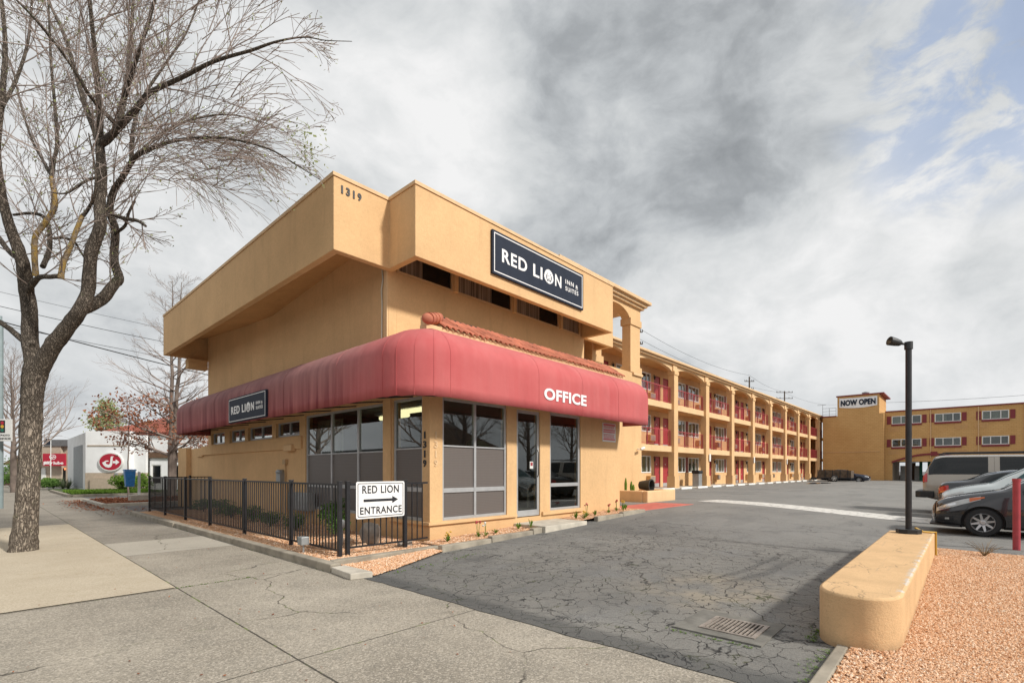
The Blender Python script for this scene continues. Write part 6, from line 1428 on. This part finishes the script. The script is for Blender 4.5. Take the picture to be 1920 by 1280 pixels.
m = MB(); a_ = .15; b_ = .20; m.mesh([(cx_ - a_, cy_ - a_, .78), (cx_ + a_, cy_ - a_, .78), (cx_ + a_, cy_ + a_, .78), (cx_ - a_, cy_ + a_, .78), (cx_ - b_, cy_ - b_, 1.50), (cx_ + b_, cy_ - b_, 1.50), (cx_ + b_, cy_ + b_, 1.50), (cx_ - b_, cy_ + b_, 1.50)], [(0, 3, 2, 1), (4, 5, 6, 7), (0, 1, 5, 4), (1, 2, 6, 5), (2, 3, 7, 6), (3, 0, 4, 7)]); m.build('box', M_BLUE, e, bevel=.015)
MB().box(cx_ - .22, cx_ + .22, cy_ - .22, cy_ + .22, 1.502, 1.56).build('lid', M_BLUE, e, bevel=.02); q_ = CW(-.768 * 22.3, 22.6); MB().box(q_.x - .045, q_.x + .045, q_.y - .045, q_.y + .045, .3, 1.45).build('post', M_WHITE, e)
MB().box(q_.x - .36, q_.x + .36, q_.y - .3, q_.y + .3, .05, .40).build('base', M_CONC_L, e, bevel=.02)
def frame_obj(name, xc, d, rz, label, cat_):
    p = CW(xc, d); return empty(name, (p.x, p.y, 0), -math.atan2(CS, SN) + rz, label, cat_)
# white garage: local x to the right, y away, origin at its near front corner
g = frame_obj('garage_building', (160.4 - HX) / F * 35.7, 35.7, 0, 'white stucco garage with red tiled roof and oval emblem beyond the oak', 'building')
M_GW = simple('white_garage_wall', (.80, .81, .82), .85, var=.06, scale=1.2)
m = MB()
m.box(0, 3.1, 0, .25, 1.35, 4.38); m.box(2.85, 3.1, .252, .7, 1.35, 4.38); m.box(3.102, 4.0, .5, .72, 1.35, 4.1)
m.box(-.0, .25, .252, 7, 1.35, 4.38); m.box(.25, 4.3, 6.75, 7, 1.35, 4.38)
wall(m, 'v', .9, 1.15, 4.0, 13, .0, 4.1, [(4.12, 4.85, .5, 1.95), (5.5, 6.4, .8, 1.95), (7.6, 9.2, .8, 1.95)]); m.build('wall', M_GW, g, local=True)
m = MB(); m.box(-.02, 3.12, -.02, .27, -.1, 1.348); m.box(-.02, .25, .272, 7, -.1, 1.348); m.box(2.85, 3.12, .272, .7, -.1, 1.348); m.box(3.122, 4.0, .48, .72, -.1, 1.348); m.box(.5, 3.0, -.22, -.022, -.1, .98); m.build('base_course', M_BEIGE, g, local=True)
lw = MB(); lw.prism([(-.02, .27, 1.35), (-.02, .27, 4.38), (-6.0, 5.2, 4.1), (-6.0, 5.2, 1.35)], (.2, .13, 0)); lw.prism([(-.02, .27, -.1), (-.02, .27, 1.348), (-6.0, 5.2, 1.348), (-6.0, 5.2, -.1)], (.2, .13, 0))
lw.build('side_wall', M_GW, g, local=True)
m = MB(); m.prism([(-1.5, 1.52, 0.2), (-1.5, 1.52, 3.45), (-3.9, 3.50, 3.35), (-3.9, 3.50, .2)], (-.06, -.04, 0)); m.build('recess_shade_panel', simple('recess_shade_colour', (.34, .36, .38), .9), g, local=True)  # flat panel on the wall; its grey paints in the shade of a recess
m = MB(); m.mesh([(.2, .75, 4.15), (12.5, .75, 4.15), (12.5, 7.4, 4.3), (.2, 7.4, 4.3), (6.6, 4, 6.5), (12.5, 4, 6.5)], [(0, 1, 5, 4), (1, 2, 5), (2, 3, 4, 5), (3, 0, 4), (3, 2, 1, 0)])
for i in range(60):
    x = .35 + i * .203; tz = 6.5 if x > 6.6 else 4.3 + (x - .2) / 6.4 * 2.2; ty = .6 + (tz - 4.3) / 2.2 * 3.4; m.tube([(x, .56, 4.31), (x, ty, tz + .03)], .055, 5, True)
m.build('roof', M_CLAY2, g, local=True, smooth=40)
MB().box(4.02, 12.8, .74, .898, 2.45, 2.85).build('wall_band', M_BROWN, g, local=True)
for (a, b_, c, d_) in ((4.12, 4.85, .5, 1.95), (5.5, 6.4, .8, 1.95), (7.6, 9.2, .8, 1.95)):
    f = MB(); frame_rect(f, 'v', .93, 1.02, a, b_, c, d_, .07); f = f.build('window', M_WHITE, g, local=True); MB().box(a + .07, b_ - .07, .97, .99, c + .07, d_ - .07).build('pane', M_CARGLASS, f, local=True)
for x in (2.2, 2.75): MB().box(x, x + .18, -.14, -.022, 1.18, 1.34).build('utility_box', M_GALV, g, local=True)
m = MB(); m.box(.15, 3.0, -.05, -.002, 3.28, 3.36); m.build('ledge', M_BEIGE, g, local=True)
em = frame_obj('oval_emblem', (208 - HX) / F * 35.6, 35.6, 0, 'red oval emblem with white curved arrow on the white garage wall', 'sign')
def ell(rx, rz_, n=40, cx=0, cz=0): return [(cx + rx * math.cos(2 * math.pi * k / n), cz + rz_ * math.sin(2 * math.pi * k / n)) for k in range(n)]
ZC = 1.5 + 16.5 / F * 35.6
def ep(pts, y0, y1): 
    q = MB(); q.prism([(a, y0, ZC + b) for a, b in pts], (0, y1 - y0, 0)); return q
ep(ell(.87, .67), -.05, .09).build('rim', M_WHITE, em, local=True); ep(ell(.79, .59), -.06, -.051).build('face', M_SIGNRED, em, local=True)
Jp = [(.06, .40), (.24, .40), (.24, .36), (.18, .32), (.14, -.20), (.06, -.36), (-.12, -.42), (-.34, -.36), (-.50, -.20), (-.58, -.04), (-.46, .0), (-.30, .10), (-.14, .10), (-.10, .04), (-.30, .0), (-.34, -.06), (-.30, -.14), (-.14, -.20), (-.04, -.16), (.0, -.06), (.03, .28)]
q = ep(Jp, -.075, -.061); q.prism([(.20, -.075, ZC + .06), (.40, -.075, ZC + .06), (.40, -.075, ZC + .18), (.66, -.075, ZC - .02), (.40, -.075, ZC - .22), (.40, -.075, ZC - .10), (.20, -.075, ZC - .10)], (0, .014, 0)); q.build('arrow_letter', M_LETTER, em, local=True)
# beige service bay with red sign
sb = frame_obj('service_bay', (80 - HX) / F * 46, 46, 0, 'beige service bay building with grey roof panel left of the white garage', 'building')
PX = 46 / F
m = MB(); m.box(-8 * PX, 34 * PX, 0, 6, 0, 1.5 + 46 * PX); m.box(34 * PX, 46 * PX, .3, 6, 0, 1.5 + 46 * PX); m.build('wall', M_BEIGE, sb, local=True); MB().box(4 * PX, 48 * PX, -.1, 6, 1.5 + 46 * PX, 1.5 + 58 * PX).build('roof', M_GREYROOF, sb, local=True); MB().box(34.2 * PX, 38 * PX, .2, .29, 0, 1.5 + 5 * PX).build('doorway', M_CARGLASS, sb, local=True)
MB().box(-2 * PX, 6.5 * PX, -.08, -.005, .1, 1.5 + 5 * PX).build('door', M_WHITE, sb, local=True)
m = MB(); add_text(m, 'W', (37.5 * PX, .15, 1.5 + 1.5 * PX), (1, 0, 0), (0, 0, 1), 3.6 * PX, 3.2 * PX, .02, .03); m.build('lit_letter', M_NEON, sb, local=True)
rs = frame_obj('shop_sign', (83 - HX) / F * 45.5, 45.5, 0, 'red shop sign with white lettering on the beige service bay', 'sign'); PS = 45.5 / F
z0_ = 1.5 + 9 * PS; MB().box(0, 41.5 * PS, -.15, 0, z0_, 1.5 + 32 * PS).build('panel', M_SIGNRED, rs, local=True)
m = MB(); add_text(m, 'jiffy', (.7 * PS, -.151, z0_ + 1.4 * PS), (1, 0, 0), (0, 0, 1), 18.5 * PS, 7.2 * PS, .02, .045); add_text(m, 'lube', (20.5 * PS, -.151, z0_ + 2.8 * PS), (1, 0, 0), (0, 0, 1), 18 * PS, 5.6 * PS, .02, .02)
m.build('lettering', M_LETTER, rs, local=True)
cz, cx2 = z0_ + 16.5 * PS, 19 * PS; q = MB(); oo = [(cx2 + 6.5 * PS * math.cos(a), -.17, cz + 4.7 * PS * math.sin(a)) for a in [2 * math.pi * k / 28 for k in range(28)]]; ii = [(cx2 + 5.4 * PS * math.cos(a), -.17, cz + 3.7 * PS * math.sin(a)) for a in [2 * math.pi * k / 28 for k in range(28)]]
q.mesh(oo + ii, [(i, (i + 1) % 28, 28 + (i + 1) % 28, 28 + i) for i in range(28)]); q.prism([(cx2 + a * 6 * PS, -.17, cz + b * 6 * PS) for a, b in Jp], (0, .018, 0)); q.prism([(cx2 + 1.2 * PS, -.17, cz - .6 * PS), (cx2 + 2.6 * PS, -.17, cz - .6 * PS), (cx2 + 2.6 * PS, -.17, cz - 1.4 * PS), (cx2 + 4.6 * PS, -.17, cz), (cx2 + 2.6 * PS, -.17, cz + 1.2 * PS), (cx2 + 2.6 * PS, -.17, cz + .5 * PS), (cx2 + 1.2 * PS, -.17, cz + .5 * PS)], (0, .018, 0)); q.build('emblem', M_LETTER, rs, local=True)
ps = frame_obj('pole_sign', (91 - HX) / F * 44, 44, 0, 'small navy and white pole sign beside the service bay', 'sign'); m = MB(); m.tube([(.2, 0, 0), (.2, 0, 1.5 + 62 * 44 / F)], .03, 6); m.build('pole', M_WHITE, ps, local=True); MB().box(-.2, .18, -.05, .05, 1.5 + 49 * 44 / F, 1.5 + 60 * 44 / F).build('panel', M_NAVY, ps, local=True)
# brown roofed house far left and its brick base
hs = frame_obj('brown_roof_house', (16 - HX) / F * 52, 52, 0, 'small house with brown shingle roof at the far left edge', 'house'); PH = 52 / F
m = MB(); m.box(0, 22 * PH, 0, 5, .0, 1.5 + 11 * PH); m.build('wall', M_BEIGE, hs, local=True); m = MB(); m.mesh([(-.4, -.5, 1.5 + 11 * PH), (24 * PH, -.5, 1.5 + 11 * PH), (24 * PH, 5.5, 1.5 + 11 * PH), (-.4, 5.5, 1.5 + 11 * PH), (.3, 1.5, 1.5 + 37 * PH), (23 * PH, 1.5, 1.5 + 37 * PH)], [(0, 1, 5, 4), (1, 2, 5), (2, 3, 4, 5), (3, 0, 4), (3, 2, 1, 0)]); m.build('roof', M_BROWN, hs, local=True)
MB().box(-.1, 18 * PH, -.6, -.1, 0, 1.5 - 6 * PH).build('brick_base', M_BRICK, hs, local=True)
def at(x, d): p = CW((x - HX) / F * d, d); return p
for i, (x, d, r, h, mt, lab) in enumerate(((82, 40, .8, .8, M_LEAFB, 'bright green shrub just right of the big tree trunk'), (100, 38.5, .9, .9, M_LEAF, 'spiky dark shrub in front of the red shop sign'), (232, 33.5, .75, 1.1, M_LEAFB, 'round green bush left of the blue box'), (262, 33.5, .75, 1.2, M_LEAFB, 'round green bush right of the blue box'), (18, 44, 1.3, 1.2, M_LEAF, 'dark hedge bush at the far left by the brick base'), (10, 50, 2.0, 3.0, M_LEAF, 'tall dark shrub at the left edge behind the sign pole'))):
    p = at(x, d); shrub((p.x, p.y, .08), r, h, 140 + i, lab, mt, 1500, .12)
for i, x in enumerate((118, 128)):
    p = at(x, 38); e = empty('agave', (p.x, p.y, .1), 0, ('spiky agave plant in the lawn bed, left of its pair', 'spiky agave plant in the lawn bed, beside the garage corner')[i], 'plant'); rn = random.Random(i); m = MB()
    for k in range(46): a = rn.uniform(0, 6.28); el = rn.uniform(.2, 1.4); L = rn.uniform(.6, 1.05); d = Vector((math.cos(a) * math.cos(el), math.sin(a) * math.cos(el), math.sin(el))); b_ = Vector((-math.sin(a), math.cos(a), 0)) * .04; c = Vector((p.x, p.y, .12)); m.quad(c - b_, c + b_, c + d * L)
    m.build('leaves', simple('agave_leaf', (.13, .16, .09), .7), e, fix=False)
# traffic-sign pole at the left edge
p = at(1.0, 19.5); sg = empty('street_pole', (p.x, p.y, 0), 0, 'tall grey green steel pole at the left edge of the picture', 'pole')
m = MB(); m.tube([(p.x, p.y, 0), (p.x, p.y, 7.45)], .085, 14); m.tube([(p.x, p.y, 7.45), (p.x, p.y, 7.62)], .05, 10); m.build('pole', simple('grey_green_steel', (.24, .30, .31), .5, .3), sg, smooth=40)
p2 = CW((11 - HX) / F * 19.2, 19.2); zz = 1.5 + (882 - 806) / F * 19.2; fs_ = empty('traffic_sign', (p2.x, p2.y, zz), -math.atan2(CS, SN), 'white sign with a small traffic light picture on the grey green pole', 'sign')
m = MB(); m.box(-.25, .25, -.01, .01, -.43, .43); m.build('panel', M_WHITE, fs_, local=True, bevel=.005)
m = MB(); m.box(-.22, -.02, -.018, -.0101, -.10, .38); m.build('signal_picture', M_BLACK, fs_, local=True)
for zc, mt in ((.28, M_SIGNRED), (.14, M_FLOWY), (0.0, M_GREEN)): m = MB(); m.lathe([(0, 0), (.065, 0)], (-.12, -.022, zc), 'y', 16); m.build('signal_dot', mt, fs_, local=True)
m = MB(); add_text(m, 'PHOTO', (-.2, -.011, -.24), (1, 0, 0), (0, 0, 1), .36, .075, .004, .02); add_text(m, 'ENFORCED', (-.22, -.011, -.37), (1, 0, 0), (0, 0, 1), .43, .075, .004, .02); m.build('lettering', M_BLKLET, fs_, local=True)
# wires over the street on the left, poles and wires behind the motel
def wire(p0, p1, sag, r, label, name='power_line'):
    p0, p1 = Vector(p0), Vector(p1); pts = [p0.lerp(p1, i / 16) - Vector((0, 0, sag * 4 * (i / 16) * (1 - i / 16))) for i in range(17)]
    o = MB().tube(pts, r, 5).build(name, M_BLACK, smooth=60); tag(o, label, 'cable', 'overhead cables'); return o
wl_ = [((-60, 570, 26), (430, 702, 34), .2, .022, 'thickest overhead cable on the left, lowest of the bundle'), ((-60, 568, 25), (420, 668, 36), .25, .011, 'thin overhead cable on the left, second from the bottom'), ((-60, 556, 27), (430, 650, 37), .3, .013, 'overhead cable on the left passing behind the right trunk limb'), ((-60, 545, 28), (430, 632, 39), .3, .008, 'thin overhead cable on the left, topmost of the bundle'), ((-60, 615, 30), (400, 720, 40), .3, .007, 'faint overhead cable on the left near the distant tree')]
wl_ = [((-60, 585, 26), (430, 712, 34), .1, .032, wl_[0][4]), ((-60, 596, 25), (430, 690, 36), .1, .014, wl_[1][4]), ((-60, 560, 27), (430, 664, 37), .12, .018, wl_[2][4]), ((-60, 533, 28), (430, 640, 39), .1, .011, wl_[3][4])]
for (a, b_, s_, r_, l_) in wl_: wire(W(*a), W(*b_), s_, r_, l_)
def upole(x, ytop, d, label, arms, seed):
    b_ = at(x, d); zt = 1.5 + (882 - ytop) / F * d; e = empty('utility_pole', (b_.x, b_.y, 0), 0, label, 'utility pole', 'utility poles behind the motel'); MB().tube([(b_.x, b_.y, 0), (b_.x, b_.y, zt)], [.20, .13], 8).build('pole', M_WOOD, e)
    rt = Vector((SN, -CS, 0))
    for dz, L in arms:
        c = Vector((b_.x, b_.y, zt - dz)); m = MB(); m.tube([c - rt * L, c + rt * L], .07, 5); m.build('crossarm', M_WOOD, e)
        for k in (-.95, -.55, .55, .95): q = c + rt * L * k; MB().tube([q, q + Vector((0, 0, .3))], .06, 6).build('insulator', M_IRON, e)
    return zt
upole(1405, 706, 95, 'dark utility pole above the motel roof, nearer of the two', [(.9, .9), (2.4, .8)], 1)
upole(1471, 733, 115, 'utility pole with wide crossarms above the motel roof, further of the two', [(.3, 1.9), (1.7, 1.9)], 2)
upole(1196, 618, 62, 'utility pole hidden behind the rooftop porch, its wires running along the motel', [(.3, .6), (1.8, .6)], 3)
wire(W(1196, 614, 62), W(1405, 703, 95), 1.0, .02, 'upper wire between the porch and the near motel pole'); wire(W(1196, 634, 62), W(1471, 736, 115), 1.4, .02, 'lower wire between the porch and the far motel pole')
wire(W(1405, 703, 95), W(1471, 734, 115), .6, .02, 'short wire joining the two poles above the motel roof'); wire(W(1471, 736, 115), W(1572, 758, 150), 1, .02, 'wire running from the far pole to the banner tower')
wire(W(1640, 755, 120), W(1990, 735, 95), .3, .03, 'long wire above the rear building on the right')
